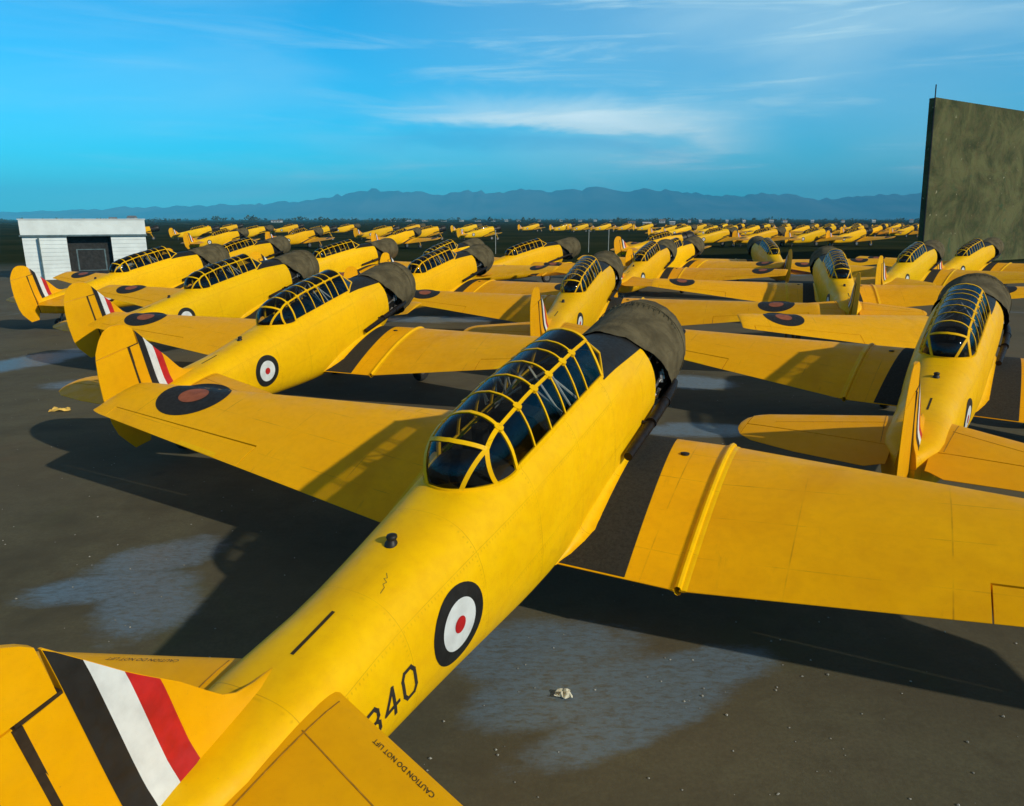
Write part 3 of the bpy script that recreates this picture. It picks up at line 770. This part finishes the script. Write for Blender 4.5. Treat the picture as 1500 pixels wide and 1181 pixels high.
def aircraft(x, y, head, label, group, lod=0, right_wing=True, cover=0, left_wing=True, rudder=0.0):
    v = RT.uniform(.86, 1.04); TONE[0] = (v, v * RT.uniform(.92, 1.05), v, 1)
    if not PLANES: TONE[0] = (1, 1, 1, 1)
    L = LIB; r = bpy.data.objects.new('training_aircraft', None); COL.objects.link(r)
    r.location = (x, y, 0); r.rotation_euler = (0, 0, -R(head)); r.empty_display_size = .5
    tag(r, label, 'aircraft', group)
    f = obj('fuselage', L['fuselage'], r)
    cf = obj('canopy_frame', L['frame'], r)
    if lod == 0:
        for p in L['panes']: obj('pane', p, cf)
    else: obj('canopy_glass', L['glazing'], cf)
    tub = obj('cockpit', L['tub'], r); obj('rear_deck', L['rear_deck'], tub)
    if lod < 2:
        for s_ in L['seats']: obj('seat', s_, tub)
    if lod == 0:
        for s_ in L['panels']: obj('instrument_panel', s_, tub)
        obj('crash_truss', L['truss'], tub)
    if lod < 2: obj('anti_glare_panel', L['glare'], f)
    cs = obj('wing_center_section', L['center'], r)
    for s in (-1, 1):
        obj('walkway', L['walk'][s], cs)
        if lod < 2: obj('wing_fillet', L['fillet'][s], cs)
        if lod == 0: obj('filler_cap', L['cap'][s], cs); 
        if (s == 1 and right_wing) or (s == -1 and left_wing):
            w = obj('outer_wing', L['wing'][s], r); obj('aileron', L['ail'][s], w)
            for q in L['wr'][s]: obj(q.name.split('.')[0], q, w)
            if lod < 2: obj('joint_strip', L['joint'][s], r)
            if lod == 0: obj('trim_tab', L['tab'][s], w)
        for q in L['sr'][s]: obj(q.name.split('.')[0], q, f)
        st = obj('stabilizer', L['stab'][s], r); obj('elevator', L['elev'][s], st)
        if lod == 0: obj('seam', L['sseam'][s][0], st); obj('root_seam', L['sseam'][s][1], st)
        lg = obj('gear_leg', L['leg'][s], r); wh = obj('wheel', L['tyre'][s], r); obj('wheel_hub', L['hub'][s], wh)
    fn = obj('fin', L['fin'], r)
    for s in (-1, 1):
        for q in L['stripe'][s]: obj('fin_stripe', q, fn)
    rd = obj('rudder', L['rudder'], r); obj('rudder_hinge', L['hinge'], rd)
    if rudder:
        a = T(7.79, 0, 0); rd.matrix_local = Matrix.Translation(a) @ Matrix.Rotation(R(rudder), 4, T(7.79, 0, 1) - a) @ Matrix.Translation(-a)
    if cover is not None:
        cv = obj('engine_cover', L['cover'][cover % 3], r)
        if lod == 0: obj('lacing', L['lace'], cv)
    co = obj('cowling', L['core'], r)
    if lod == 0:
        for nm, q in L['bits']: obj(nm, q, co)
    obj('exhaust_pipe', L['exh'], r)
    tw = obj('tail_wheel', L['tw'], r); obj('tail_wheel_fork', L['tf'], tw)
    if lod == 0: obj('deck_slot', L['slot'], f); obj('deck_light', L['knob'], f)
    PLANES.append(r); TONE[0] = (1, 1, 1, 1); return r

# ------------------------------------------------------------------ ground
def ground():
    m = MatNodes('ground_tarmac', .85, 0, .25)
    mp = m.node('ShaderNodeMapping'); mp.inputs['Scale'].default_value = (1, 1, 1); m.nt.links.new(m.co, mp.inputs[0]); co = mp.outputs[0]
    a = m.ramp(m.noise(.22, 6, .62, dist=.5), .32, .70); b = m.ramp(m.noise(1.3, 6, .65), .35, .70); g = m.ramp(m.noise(26, 4, .7), .30, .72)
    c = m.mix(a, (.056, .050, .029), (.118, .105, .064)); c = m.mix(m.math('MULTIPLY', b, .75), c, (.112, .106, .062)); c = m.mix(m.math('MULTIPLY', g, .55), c, (.056, .052, .032))
    moss = m.ramp(m.noise(.55, 5, .6, dist=.8), .56, .74); c = m.mix(m.math('MULTIPLY', moss, .6), c, (.076, .084, .032))
    rust = m.ramp(m.noise(.40, 5, .6, dist=.8, stretch=(1.3, .8, 1)), .58, .76); c = m.mix(m.math('MULTIPLY', rust, .6), c, (.118, .076, .040))
    blot = m.ramp(m.noise(2.6, 7, .7, (1, 1.7, 1), .7), .48, .68); c = m.mix(m.math('MULTIPLY', blot, .5), c, (.060, .052, .030))
    spill = m.ramp(m.noise(.85, 3, .5, dist=.3), .70, .76); c = m.mix(m.math('MULTIPLY', spill, .6), c, (.028, .026, .020))
    lg = m.ramp(m.noise(.11, 4, .55, dist=.6), .40, .62); c = m.mix(m.math('MULTIPLY', lg, .45), c, (.100, .074, .040))
    wet_sky_tint = None
    sx = m.node('ShaderNodeSeparateXYZ'); m.nt.links.new(m.co, sx.inputs[0])
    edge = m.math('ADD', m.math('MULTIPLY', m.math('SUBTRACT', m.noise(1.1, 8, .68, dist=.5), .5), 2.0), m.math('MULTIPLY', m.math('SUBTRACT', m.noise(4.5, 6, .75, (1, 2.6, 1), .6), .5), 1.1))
    for (cx, cy, rx, ry, ang) in WET_SKY:
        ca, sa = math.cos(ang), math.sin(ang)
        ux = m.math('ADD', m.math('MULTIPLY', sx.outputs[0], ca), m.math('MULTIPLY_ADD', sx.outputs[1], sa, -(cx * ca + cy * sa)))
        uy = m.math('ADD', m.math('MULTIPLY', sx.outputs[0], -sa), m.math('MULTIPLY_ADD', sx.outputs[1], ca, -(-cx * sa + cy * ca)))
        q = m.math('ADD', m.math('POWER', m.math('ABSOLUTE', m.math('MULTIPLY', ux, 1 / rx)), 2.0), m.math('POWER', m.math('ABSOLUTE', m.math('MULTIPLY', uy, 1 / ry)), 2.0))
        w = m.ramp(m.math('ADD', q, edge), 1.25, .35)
        wet_sky_tint = w if wet_sky_tint is None else m.math('MAXIMUM', wet_sky_tint, w)
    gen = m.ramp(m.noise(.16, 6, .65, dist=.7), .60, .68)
    wet_sky_tint = m.math('MAXIMUM', wet_sky_tint, m.math('MULTIPLY', gen, .75))
    c = m.mix(m.math('MULTIPLY', m.math('MULTIPLY', wet_sky_tint, m.ramp(m.noise(9, 6, .78, (1, 2.6, 1), .4), .30, .60, .15, 1.0)), .95), c, (.120, .165, .205))  # damp patches: blue sky reflection painted into the base colour
    # far away: dull green airfield grass
    far = m.ramp(m.math('ADD', sx.outputs[1], m.math('MULTIPLY', m.noise(.06, 3), 30)), 60, 80); c = m.mix(far, c, m.mix(m.ramp(m.noise(.05, 5), .35, .65), (.014, .022, .009), (.030, .034, .014)))
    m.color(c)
    m.rough(m.math('SUBTRACT', .92, m.math('MULTIPLY', m.math('MULTIPLY', wet_sky_tint, m.math('SUBTRACT', 1.0, far)), .50)))
    m.put(m.b.inputs['Specular IOR Level'], m.math('MULTIPLY', m.math('SUBTRACT', 1.0, far), .3))
    m.bump(m.math('ADD', m.math('MULTIPLY', m.noise(3.0, 6, .6), 1.0), m.math('MULTIPLY', m.noise(55, 3, .7), .18)), .35, .03)
    me = MB(); S = 11500.0
    xs = [-S, -3000, -400, -100, -40, -15, 0, 15, 40, 100, 400, 3000, S]
    rows = [[me.add((x, y, 0)) for x in xs] for y in xs]
    for i in range(len(xs) - 1):
        for j in range(len(xs) - 1): me.f.append((rows[i][j], rows[i][j + 1], rows[i + 1][j + 1], rows[i + 1][j]))
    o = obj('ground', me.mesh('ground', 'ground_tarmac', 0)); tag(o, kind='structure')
def gpx(px, py, z=0.0):
    """the ground point that a photograph pixel shows"""
    f = 1062.0; p = R(14.22); a = (px - 750) / f; b = -(py - 590.5) / f
    d = Vector((a, math.cos(p) + b * math.sin(p), -math.sin(p) + b * math.cos(p))); t = (z - CAM_H) / d.z
    return d.x * t, d.y * t
WET_SKY = []
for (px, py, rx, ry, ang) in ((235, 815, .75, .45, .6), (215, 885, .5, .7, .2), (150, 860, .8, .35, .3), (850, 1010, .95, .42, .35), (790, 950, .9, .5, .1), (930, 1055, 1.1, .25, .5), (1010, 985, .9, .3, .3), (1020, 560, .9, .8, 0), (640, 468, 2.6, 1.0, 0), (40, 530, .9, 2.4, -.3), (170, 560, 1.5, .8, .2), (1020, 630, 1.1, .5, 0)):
    WET_SKY.append((*gpx(px, py), rx, ry, ang))
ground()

# ------------------------------------------------------------------ parked aircraft, near rows
GA = 'trainers in the near diagonal row'
P1 = aircraft(1.265, 8.42, 27.0, 'nearest yellow training aircraft, tail towards the viewer, serial 340 on its side', GA)
aircraft(-3.17, 16.88, 21.0, 'yellow trainer whose fin stands right behind the nearest aircraft\'s left wing tip', GA, cover=1)
aircraft(-7.36, 23.9, 25.8, 'third yellow trainer of the left row, counted from the nearest one', GA, cover=2, rudder=-9)
aircraft(-12.75, 30.2, 28.2, 'last yellow trainer of the left row, its tail in front of the white shed', GA, cover=0, rudder=6)
GB = 'trainers in the second row'
aircraft(8.36, 13.25, 35.6, 'yellow trainer at the right edge, tail towards the viewer, fin edge-on, wing roots black', GB, cover=1)
aircraft(2.76, 23.0, 18.6, 'yellow trainer straight ahead, just beyond the nearest aircraft\'s canvas engine cover', GB, cover=0)
aircraft(-1.7, 29.8, 30.0, 'yellow trainer in the middle, right behind the second big canvas engine cover', GB, cover=2)
GC = 'trainers in the third row'
def spare_wing(x, y, head):
    r = bpy.data.objects.new('wing_panel', None); COL.objects.link(r); r.location = (x, y, 0); r.rotation_euler = (0, 0, -R(head))
    tag(r, 'detached yellow outer wing with roundel resting on trestles, beyond the right-hand fin', 'wing')
    w = obj('outer_wing', LIB['wing'][-1], r); obj('aileron', LIB['ail'][-1], r)
    for q in LIB['wr'][-1]: obj(q.name.split('.')[0], q, w)
    for k, Y in enumerate((2.1, 5.0)):                   # the trestles stand on the ground under the panel
        t = bpy.data.objects.new('trestle', None); COL.objects.link(t)
        p0 = wing_pt(Y, .12, False, 0, -1); p1 = wing_pt(Y, .85, False, 0, -1)
        a_ = R(-head); rot = Matrix.Rotation(a_, 3, 'Z'); o_ = Vector((x, y, 0)); c = (p0 + p1) / 2; base = o_ + rot @ Vector((c.x, c.y, 0)); t.location = base; t.rotation_euler = (0, 0, a_)
        tag(t, 'wooden trestle under the %s end of the detached wing' % ('inner', 'outer')[k], 'trestle', 'trestles under the detached wing')
        q0 = Vector((0, p0.y - c.y, p0.z - .035)); q1 = Vector((0, p1.y - c.y, p1.z - .035)); m = MB(); m.tube([q0, q1], .04, 6); obj('beam', m.mesh('beam', 'trestle_wood', 40), t)
        for q in (q0.lerp(q1, .12), q0.lerp(q1, .88)):
            for sx_ in (-1, 1): m = MB(); m.tube([q, Vector((sx_ * .32, q.y, 0))], .032, 6); obj('leg', m.mesh('leg', 'trestle_wood', 40), t)
simple('trestle_wood', (.16, .11, .06), .85, .35, 8)
spare_wing(11.75, 18.4, 4.5)
aircraft(11.87, 27.67, 16.3, 'yellow trainer right of centre with a dark glass canopy dome seen from behind', GC, cover=1)
aircraft(7.56, 37.4, 27.0, 'yellow trainer with narrow canopy just right of the middle, before a covered one', GC, cover=0)
aircraft(-2.4, 39.9, 29.0, 'yellow trainer half hidden behind the middle trainer\'s canopy', GC, lod=1, cover=1)
aircraft(-7.3, 39.9, 43.0, 'yellow trainer side-on left of the middle, under the far row', GC, lod=1, cover=2)
aircraft(-14.6, 45.0, 30.0, 'yellow trainer mostly hidden behind the third trainer of the left row', GC, lod=1, cover=0)
GD = 'trainers in the fourth row'
aircraft(2.77, 42.0, 52.0, 'pale lit yellow trainer side-on in the middle with brown cover on its nose', GD, lod=1, cover=2)
aircraft(10.46, 43.8, 38.6, 'yellow trainer with striped canopy and round brown cover, right of the middle', GD, lod=1, cover=1)
aircraft(14.9, 44.6, 6.0, 'yellow trainer seen straight from behind, grey domed canopy, right of the middle', GD, lod=1, cover=0)
aircraft(20.2, 36.0, 43.0, 'yellow trainer left of the tall olive wall, canopy ribs against the dark', GD, lod=1, cover=1)
aircraft(26.6, 41.5, 50.0, 'yellow trainer poking out before the foot of the tall olive wall', GD, lod=1, cover=2)
for px, py, hd, lb in ((352, 366, 34, 'small yellow trainer behind the last trainers of the left row'), (462, 363, 38, 'small yellow trainer left of the middle, just below the far left row'), (606, 363.5, 36, 'small yellow trainer above the middle trainer\'s canopy')):
    aircraft(*gpx(px, py), hd, lb, GD, lod=1, cover=1)
# far rows
ORD = ['first', 'second', 'third', 'fourth', 'fifth', 'sixth', 'seventh', 'eighth', 'ninth', 'tenth', 'eleventh', 'twelfth', 'thirteenth']
rnd = random.Random(7)
def far_row(pxs, py, head, text, group, jitter=1.5):
    for i, px in enumerate(pxs):
        x, y = gpx(px + rnd.uniform(-7, 7), py + rnd.uniform(-.6, .6)); hd = head + rnd.uniform(-4, 4)
        aircraft(x, y, hd, '%s yellow trainer from the left in the %s' % (ORD[i], text), group, lod=2, cover=None if rnd.random() < .7 else 1, rudder=rnd.uniform(-12, 12))
far_row((228, 316, 398, 490, 571, 650, 723), 352, 62, 'row beyond the white shed roof', 'far left row of trainers')
far_row((355, 440, 520, 610, 700), 343.5, 62, 'row behind the far left row', 'second far left row of trainers')
far_row((785, 838, 868, 898, 930, 960), 340, 60, 'small middle group under the mountains', 'far middle trainers')
far_row((1066, 1138, 1210, 1268), 361, 66, 'orange-lit row right of the middle', 'far right row of trainers')
far_row((985, 1018, 1052, 1085, 1118, 1152, 1186, 1222, 1258, 1294, 1330), 348.0, 63, 'tight row above the orange-lit row', 'far right second row of trainers')
far_row((1000, 1030, 1062, 1096, 1128, 1160, 1192, 1226, 1260, 1292, 1322, 1352), 340.5, 60, 'crowded strip along the far right horizon', 'farthest right trainers')
x, y = gpx(990, 372); aircraft(15.84, 69.0, 66.0, 'small yellow trainer with pale fin behind the row right of the middle', 'far right row of trainers', lod=1, cover=None)

# marks only the nearest one shows
fus1 = [c for c in P1.children if c.name.startswith('fuselage')][0]
for ch, X0 in (('3', 6.49), ('4', 6.315), ('0', 6.135)): obj('serial_digit', digit(ch, X0, -.065, .115, .205, .026), fus1)
for st_ in [c for c in P1.children if c.name.startswith('stabilizer')]:
    right = st_.data.name.startswith('stabilizer') and max(v.co.x for v in st_.data.vertices) > 1
    sg = 1 if right else -1
    def place(u, v, sg=sg):
        Y = 1.14 - u if sg == 1 else .66 + u; X = lin(SLE, Y) + (.125 - v if sg == -1 else .055 + v)
        return stab_pt(Y, X, True, sg, .003)
    obj('stencil_text', stencil('CAUTION DO NOT LIFT', .040, (lambda u, v, sg=sg: (lambda Y: stab_pt(Y, lin(SLE, Y) + .060 + v, True, 1, .003))(1.16 - u)) if sg == 1 else (lambda u, v: (lambda Y: stab_pt(Y, lin(SLE, Y) + .060 + v, True, -1, .003))(.68 + u))), st_)
m = MB()          # faint scribbled pencil mark on the rear deck
zz = [(5.80, .13), (5.83, .155), (5.845, .14), (5.86, .17), (5.885, .16), (5.90, .18), (5.95, .185)]
m.bar([T(X, Y, deck_z(X, Y)) for X, Y in zz], [Vector((0, ST, CT))] * len(zz), .004, .002, .002); obj('pencil_mark', m.mesh('pencil_mark', 'stencil_black', 0), fus1)

# ------------------------------------------------------------------ white shed on the left
simple('shed_white', (.70, .77, .77), .7, .10, 1.2); simple('shed_trim', (.10, .16, .18), .7, .3, 5); simple('shed_dark', (.022, .024, .024), .8, .4, 5)
def boxobj(name, lo, hi, mat, parent): m = MB(); m.box(lo, hi); return obj(name, m.mesh(name, mat, 0), parent)
def shed():
    x0, y0 = gpx(42, 411); d = y0; H = 2.60; D = 5.0; yaw = R(28)
    k = (221 - 750) / (42 - 750) * x0 / y0; W = (k * y0 - x0) / (math.cos(yaw) - k * math.sin(yaw))
    r = bpy.data.objects.new('shed', None); COL.objects.link(r); r.location = (x0, d, 0); r.rotation_euler = (0, 0, yaw)
    tag(r, 'white boarded shed with flat fascia and dark doorway behind the left row', 'shed')
    u = lambda px: (px - 29) / (212 - 29) * W
    for a, b in ((29, 92), (158, 212)):      # front wall panels of lapped boards
        w = boxobj('wall', (u(a), .03, 0), (u(b), .18, H), 'shed_white', r)
        for k in range(11):
            m = MB(); z = k * H / 11; z2 = z + H / 11 + .01
            A, B_ = u(a), u(b)
            pts0 = [(A, .03, z), (A, -.012, z), (A, .012, z2), (A, .03, z2)]; m.loft([pts0, [(B_, q[1], q[2]) for q in pts0]], True, True, True)
            obj('board', m.mesh('board', 'shed_white', 0), w)
    boxobj('side_wall', (0, .18, 0), (.12, D, H), 'shed_white', r); boxobj('side_wall', (W - .12, .18, 0), (W, D, H), 'shed_white', r); boxobj('rear_wall', (.12, D - .12, 0), (W - .12, D, H), 'shed_white', r)
    boxobj('floor', (.12, .2, 0), (W - .12, D - .12, .06), 'shed_dark', r)
    dr = boxobj('door', (u(92), .55, .06), (u(158), .62, H), 'shed_dark', r)
    for lo, hi in (((103, 1.75), (147, 1.80)), ((103, .45), (147, .50))): boxobj('frame', (u(lo[0]), .52, lo[1]), (u(hi[0]), .55, hi[1]), 'shed_trim', dr)
    for px in (103, 145): boxobj('frame', (u(px), .52, .50), (u(px + 2), .55, 1.75), 'shed_trim', dr)
    boxobj('eave', (-.12, -.14, H), (W + .10, D + .1, H + .10), 'shed_trim', r)
    boxobj('fascia', (-.05, -.10, H + .10), (W + .04, D, H + 1.0), 'shed_white', r)
    boxobj('roof', (-.10, -.15, H + 1.0), (W + .09, D + .05, H + 1.05), 'shed_white', r)
    m = MB(); m.tube([(u(52), -.25, 0), (u(52), -.25, H - .02)], .05, 8); obj('post', m.mesh('post', 'shed_trim', 40), r)
shed()

# ------------------------------------------------------------------ tall olive wall on the right
def olive():
    m = MatNodes('olive_boards', .9, 0, .2)
    a = m.ramp(m.noise(.35, 8, .72, dist=.7), .34, .66); b = m.ramp(m.noise(1.4, 6, .7), .40, .75)
    c = m.mix(a, (.034, .046, .017), (.118, .124, .050)); c = m.mix(m.math('MULTIPLY', b, .55), c, (.125, .090, .042))
    g = m.ramp(m.noise(.42, 4, .6, dist=1.2), .63, .72); c = m.mix(m.math('MULTIPLY', g, .6), c, (.030, .085, .042))
    w = m.ramp(m.noise(2.2, 2, .5), .70, .735); c = m.mix(w, c, (.26, .25, .15))
    m.color(c); m.bump(m.noise(2.5, 6, .65), .5, .08)
olive()
def screen():
    cx, cy = gpx(1350, 388); d = Vector((math.sin(R(58)), math.cos(R(58)), 0)); n = Vector((d.y, -d.x, 0))   # n faces the viewer's side
    r = bpy.data.objects.new('hangar_wall', None); COL.objects.link(r); r.location = (cx, cy, 0); r.rotation_euler = (0, 0, math.atan2(d.y, d.x))
    KS = .095
    def shear(me):
        for v in me.vertices: v.co.x -= (v.co.z * KS)
        return me
    tag(r, 'tall dark olive boarded wall rising above the parked trainers at the right', 'wall')
    dist = math.hypot(cx, cy); H = 3.62 + (321 - 166) / 1062 * cy / .97; 
    m = MB(); m.box((.02, .06, 0), (36, .5, H - .02)); obj('core', shear(m.mesh('core', 'olive_boards', 0)), r)
    nx, nz = 12, 5
    for i in range(nx):
        for j in range(nz):
            m = MB(); o_ = rnd.uniform(-.002, .002); m.box((i * 3.0 + .003, o_ - .02, j * H / nz + .003), ((i + 1) * 3.0 - .003, .06, (j + 1) * H / nz - .003)); obj('panel', shear(m.mesh('panel', 'olive_boards', 0)), r)
    for k in range(4):
        m = MB(); m.tube([(9 + k * 8.0, 4.5, 0), (9 + k * 8.0, .5, H * .8)], .15, 8); obj('brace', m.mesh('brace', 'olive_boards', 40), r)
    m = MB(); m.tube([(-.05, .02, 0), (-.05, .02, H + .9)], .045, 8); obj('pole', shear(m.mesh('pole', 'shed_dark', 40)), r)
screen()

# ------------------------------------------------------------------ distance: houses, trees, mountains
simple('far_white', (.46, .48, .47), .7, .15, .3); simple('far_roof', (.20, .15, .12), .8, .3, .3); simple('far_window', (.05, .06, .07), .4, .3, .3)
simple('foliage', (.030, .048, .020), .9, .5, .4); simple('trunk', (.05, .038, .026), .9, .4, 1.0)
def house(px, py, w, h, label, roof=True, dist=None):
    x, y = gpx(px, py); r = bpy.data.objects.new('far_building', None); COL.objects.link(r); r.location = (x, y, 0); r.rotation_euler = (0, 0, rnd.uniform(-.2, .2))
    tag(r, label, 'building', 'white buildings on the horizon')
    sc = y / 1030; W = w * sc * .8; H = h * sc * .6
    wl = boxobj('wall', (-W / 2, 0, 0), (W / 2, W * .6, H), 'far_white', r)
    m = MB(); m.loft([[(-W / 2 - .3, -.4, H), (-W / 2 - .3, W * .3, H + H * .45), (-W / 2 - .3, W * .6 + .4, H)], [(W / 2 + .3, -.4, H), (W / 2 + .3, W * .3, H + H * .45), (W / 2 + .3, W * .6 + .4, H)]], True, True, True)
    obj('roof', m.mesh('roof', 'far_white' if rnd.random() < .5 else 'far_roof', 0), r)
    for k in range(3): boxobj('window', (-W / 2 + W * (.16 + .26 * k), -.06, H * .3), (-W / 2 + W * (.30 + .26 * k), 0, H * .7), 'far_window', r)
hs = [(405, 326, 18, 4), (192, 325.6, 14, 10), (165, 325, 12, 7), (575, 324.6, 9, 2.4), (598, 324.6, 10, 2.2), (622, 324.7, 9, 2.4), (650, 324.6, 10, 2.2), (676, 324.7, 8, 2.4), (700, 324.6, 10, 2.2), (722, 324.7, 7, 2.5), (742, 324.7, 6, 3),
      (760, 324.7, 7, 2.6), (790, 324.7, 5, 3), (822, 324.7, 5, 3), (850, 325, 6, 3), (872, 325, 5, 3), (895, 325, 5, 3.4), (925, 328, 12, 4), (948, 331, 14, 6), (970, 327, 10, 6), (985, 329, 9, 5), (1010, 326, 5, 4), (1026, 326, 5, 4), (1065, 326, 4, 4), (1090, 326, 5, 4), (1130, 326, 7, 4), (1150, 326, 8, 4), (1190, 326, 5, 4), (1235, 326, 6, 4), (1280, 326, 6, 4), (1335, 326, 6, 5)]
for i, h_ in enumerate(hs):
    lab = {0: 'small white building on the horizon above the far left row', 1: 'white building showing above the right end of the shed roof', 2: 'dull white building above the middle of the shed roof'}.get(i) or '%s small white building from the left on the horizon right of the shed' % ['', '', '', 'second', 'third', 'fourth', 'fifth', 'sixth', 'seventh', 'eighth', 'ninth', 'tenth', 'eleventh', 'twelfth', 'thirteenth', 'fourteenth', 'fifteenth', 'sixteenth', 'seventeenth', 'eighteenth', 'nineteenth', 'twentieth', 'twenty-first', 'twenty-second', 'twenty-third', 'twenty-fourth', 'twenty-fifth', 'twenty-sixth', 'twenty-seventh', 'twenty-eighth', 'twenty-ninth'][i]
    house(*h_, lab)
def wood():
    m = MB(); r2 = random.Random(11)
    def clump(x, y, w, h):
        for k in range(26):
            a = r2.uniform(0, 6.28); q = r2.random() ** .5; c = Vector((x + math.cos(a) * q * w, y + math.sin(a) * q * w, h * (.22 + .72 * r2.random() * (1 - .5 * q))))
            s = r2.uniform(.10, .24) * h; u = Vector((r2.uniform(-1, 1), r2.uniform(-1, 1), r2.uniform(-1, 1))).normalized(); v = u.orthogonal().normalized()
            m.poly([c + u * s, c + v * s * .8, c - u * s, c - v * s * .8])
    for px in range(-350, 1850, 6):
        dens = .95 if px > 440 else .8
        if r2.random() > dens: continue
        y = r2.uniform(900, 1500); x = (px + r2.uniform(-4, 4) - 750) / 1062 * y * .97
        hh = r2.uniform(3.5, 7.5) * (1.35 if 300 < px < 480 else 1.0)
        clump(x, y, r2.uniform(3, 8), hh)
    for px in range(-300, 1800, 5):
        y = r2.uniform(480, 640); x = (px - 750) / 1062 * y * .97
        clump(x, y, r2.uniform(1.5, 3), r2.uniform(.7, 1.6))
    o = obj('tree_line', m.mesh('tree_line', 'foliage', 0, False)); tag(o, 'far-off dark belt of trees and hedges along the horizon', 'trees', kind='stuff')
wood()
def mountains():
    mt = MatNodes('mountain_rock', .95, 0, .1); mt.color(mt.mix(mt.ramp(mt.noise(.0012, 7, .6), .35, .65), (.045, .085, .085), (.12, .15, .14)))
    prof = [(-900, 316), (-300, 312), (0, 313), (200, 306), (330, 302), (430, 298), (490, 291), (520, 284), (580, 283), (640, 288), (690, 284), (730, 285), (762, 281), (800, 285), (840, 281), (865, 278), (900, 283), (945, 281), (1000, 286), (1060, 290), (1110, 287), (1160, 290), (1200, 295), (1240, 292), (1290, 288), (1340, 287), (1400, 290), (1600, 300), (2400, 314)]
    m = MB(); Y0 = 9000; cols = 520; rows_ = 14; g = []
    for i in range(cols + 1):
        px = lerp(-900, 2400, i / cols); x = (px - 750) / 1062 * Y0 * .97; py = lin(prof, px)
        hp = max(2, (321 - py) / 1062 * Y0 / .97 + 4 + noise.noise(Vector((px * .03, 0, 3))) * 34 + noise.noise(Vector((px * .09, 0, 3))) * 34 + noise.noise(Vector((px * .21, 0, 7))) * 17)
        col = []
        for j in range(rows_ + 1):
            v = j / rows_; y = Y0 - 1700 + 1700 * v if v < 1 else Y0
            z = hp * v ** 1.25 * (1 + .35 * noise.noise(Vector((x * .0022, y * .0016, 1))) * (1 - v)) if v < 1 else hp
            if j == 0: z = -3
            col.append(m.add((x * (1 - .0 * v), y, z)))
        col.append(m.add((x, Y0 + 1500, -3))); g.append(col)
    for a, b in zip(g, g[1:]):
        for j in range(len(a) - 1): m.f.append((a[j], b[j], b[j + 1], a[j + 1]))
    o = obj('mountain_range', m.mesh('mountain_range', 'mountain_rock', 60)); tag(o, kind='structure')
mountains()
# thin pale poles standing in the open field
simple('pole_pale', (.45, .48, .46), .6, .2, 2)
for px, py, h_, lb in ((726, 372, 4.0, 'left of the side-on pale trainer'), (862, 370, 4.0, 'right of the side-on pale trainer, the left of two'), (891, 370, 4.0, 'right of the side-on pale trainer, the right of two')):
    m = MB(); m.tube([(0, 0, 0), (0, 0, 2.4)], .035, 6); m.tube([(0, 0, 2.4), (0, 0, 2.5)], .05, 6); o = obj('field_pole', m.mesh('field_pole', 'pole_pale', 40)); x, y = gpx(px, py); o.location = (x, y, 0)
    tag(o, 'thin pale pole in the field ' + lb, 'pole', 'thin poles in the field')

# ------------------------------------------------------------------ litter on the tarmac
simple('paper', (.62, .58, .44), .8, .25, 20); simple('scrap_yellow', (.74, .48, .10), .8, .3, 10); simple('pebble', (.30, .29, .25), .9, .4, 30)
def crumple(name, px, py, size, mat, label, cat, seed, flat=.4):
    m = MB(); n = 7
    def f(u, v):
        p = Vector((u - .5, v - .5, 0)); k = noise.noise_vector(Vector((u * 2.3, v * 2.3, seed))); return (p.x * size + k.x * size * .3, p.y * size * .7 + k.y * size * .25, abs(k.z) * size * flat + .012)
    m.grid(f, n, n); o = obj(name, m.mesh(name, mat, 0, False)); o.location = (*gpx(px, py), 0); md = o.modifiers.new('s', 'SOLIDIFY'); md.thickness = .006
    tag(o, label, cat)
crumple('crumpled_paper', 825, 1021, .11, 'paper', 'crumpled pale paper on the tarmac below the nearest right wing', 'paper', 2.0, .8)
crumple('canvas_scrap', 88, 602, .34, 'scrap_yellow', 'yellowish scrap lying left of the nearest aircraft\'s left wing tip', 'scrap', 5.0, .3)
def gravel():
    m = MB(); r2 = random.Random(3)
    for k in range(900):
        y = 2.0 + 20 * r2.random() ** 1.5; x = r2.uniform(-.85, .85) * y; s = r2.uniform(.004, .014)
        c = Vector((x, y, s * .4)); pts = [c + Vector((r2.uniform(.7, 1.2) * s * a, r2.uniform(.7, 1.2) * s * b, r2.uniform(.6, 1.0) * s * d)) for a, b, d in ((1, 0, 0), (0, 1, 0), (-1, 0, 0), (0, -1, 0), (0, 0, 1))]
        i = [m.add(p) for p in pts]
        for a in range(4): m.f.append((i[a], i[(a + 1) % 4], i[4]))
    o = obj('gravel', m.mesh('gravel', 'pebble', 0, False)); tag(o, 'tiny pale stones scattered over the dark tarmac', 'gravel', kind='stuff')
gravel()

# ------------------------------------------------------------------ haze
def haze():
    m = bpy.data.materials.new('haze_air'); m.use_nodes = True; n = m.node_tree; n.nodes.clear()
    o = n.nodes.new('ShaderNodeOutputMaterial'); v = n.nodes.new('ShaderNodeVolumePrincipled')
    v.inputs['Color'].default_value = (.09, .60, 1.0, 1); v.inputs['Density'].default_value = 1.5e-4; v.inputs['Anisotropy'].default_value = -0.3
    n.links.new(v.outputs[0], o.inputs['Volume'])
    b = MB(); b.box((-11800, -11800, -4), (11800, 11800, 480)); MATS['haze_air'] = m
    ob = obj('haze', b.mesh('haze', 'haze_air', 0)); tag(ob, 'thin blue air that fades the far mountains', 'haze', kind='stuff')
haze()
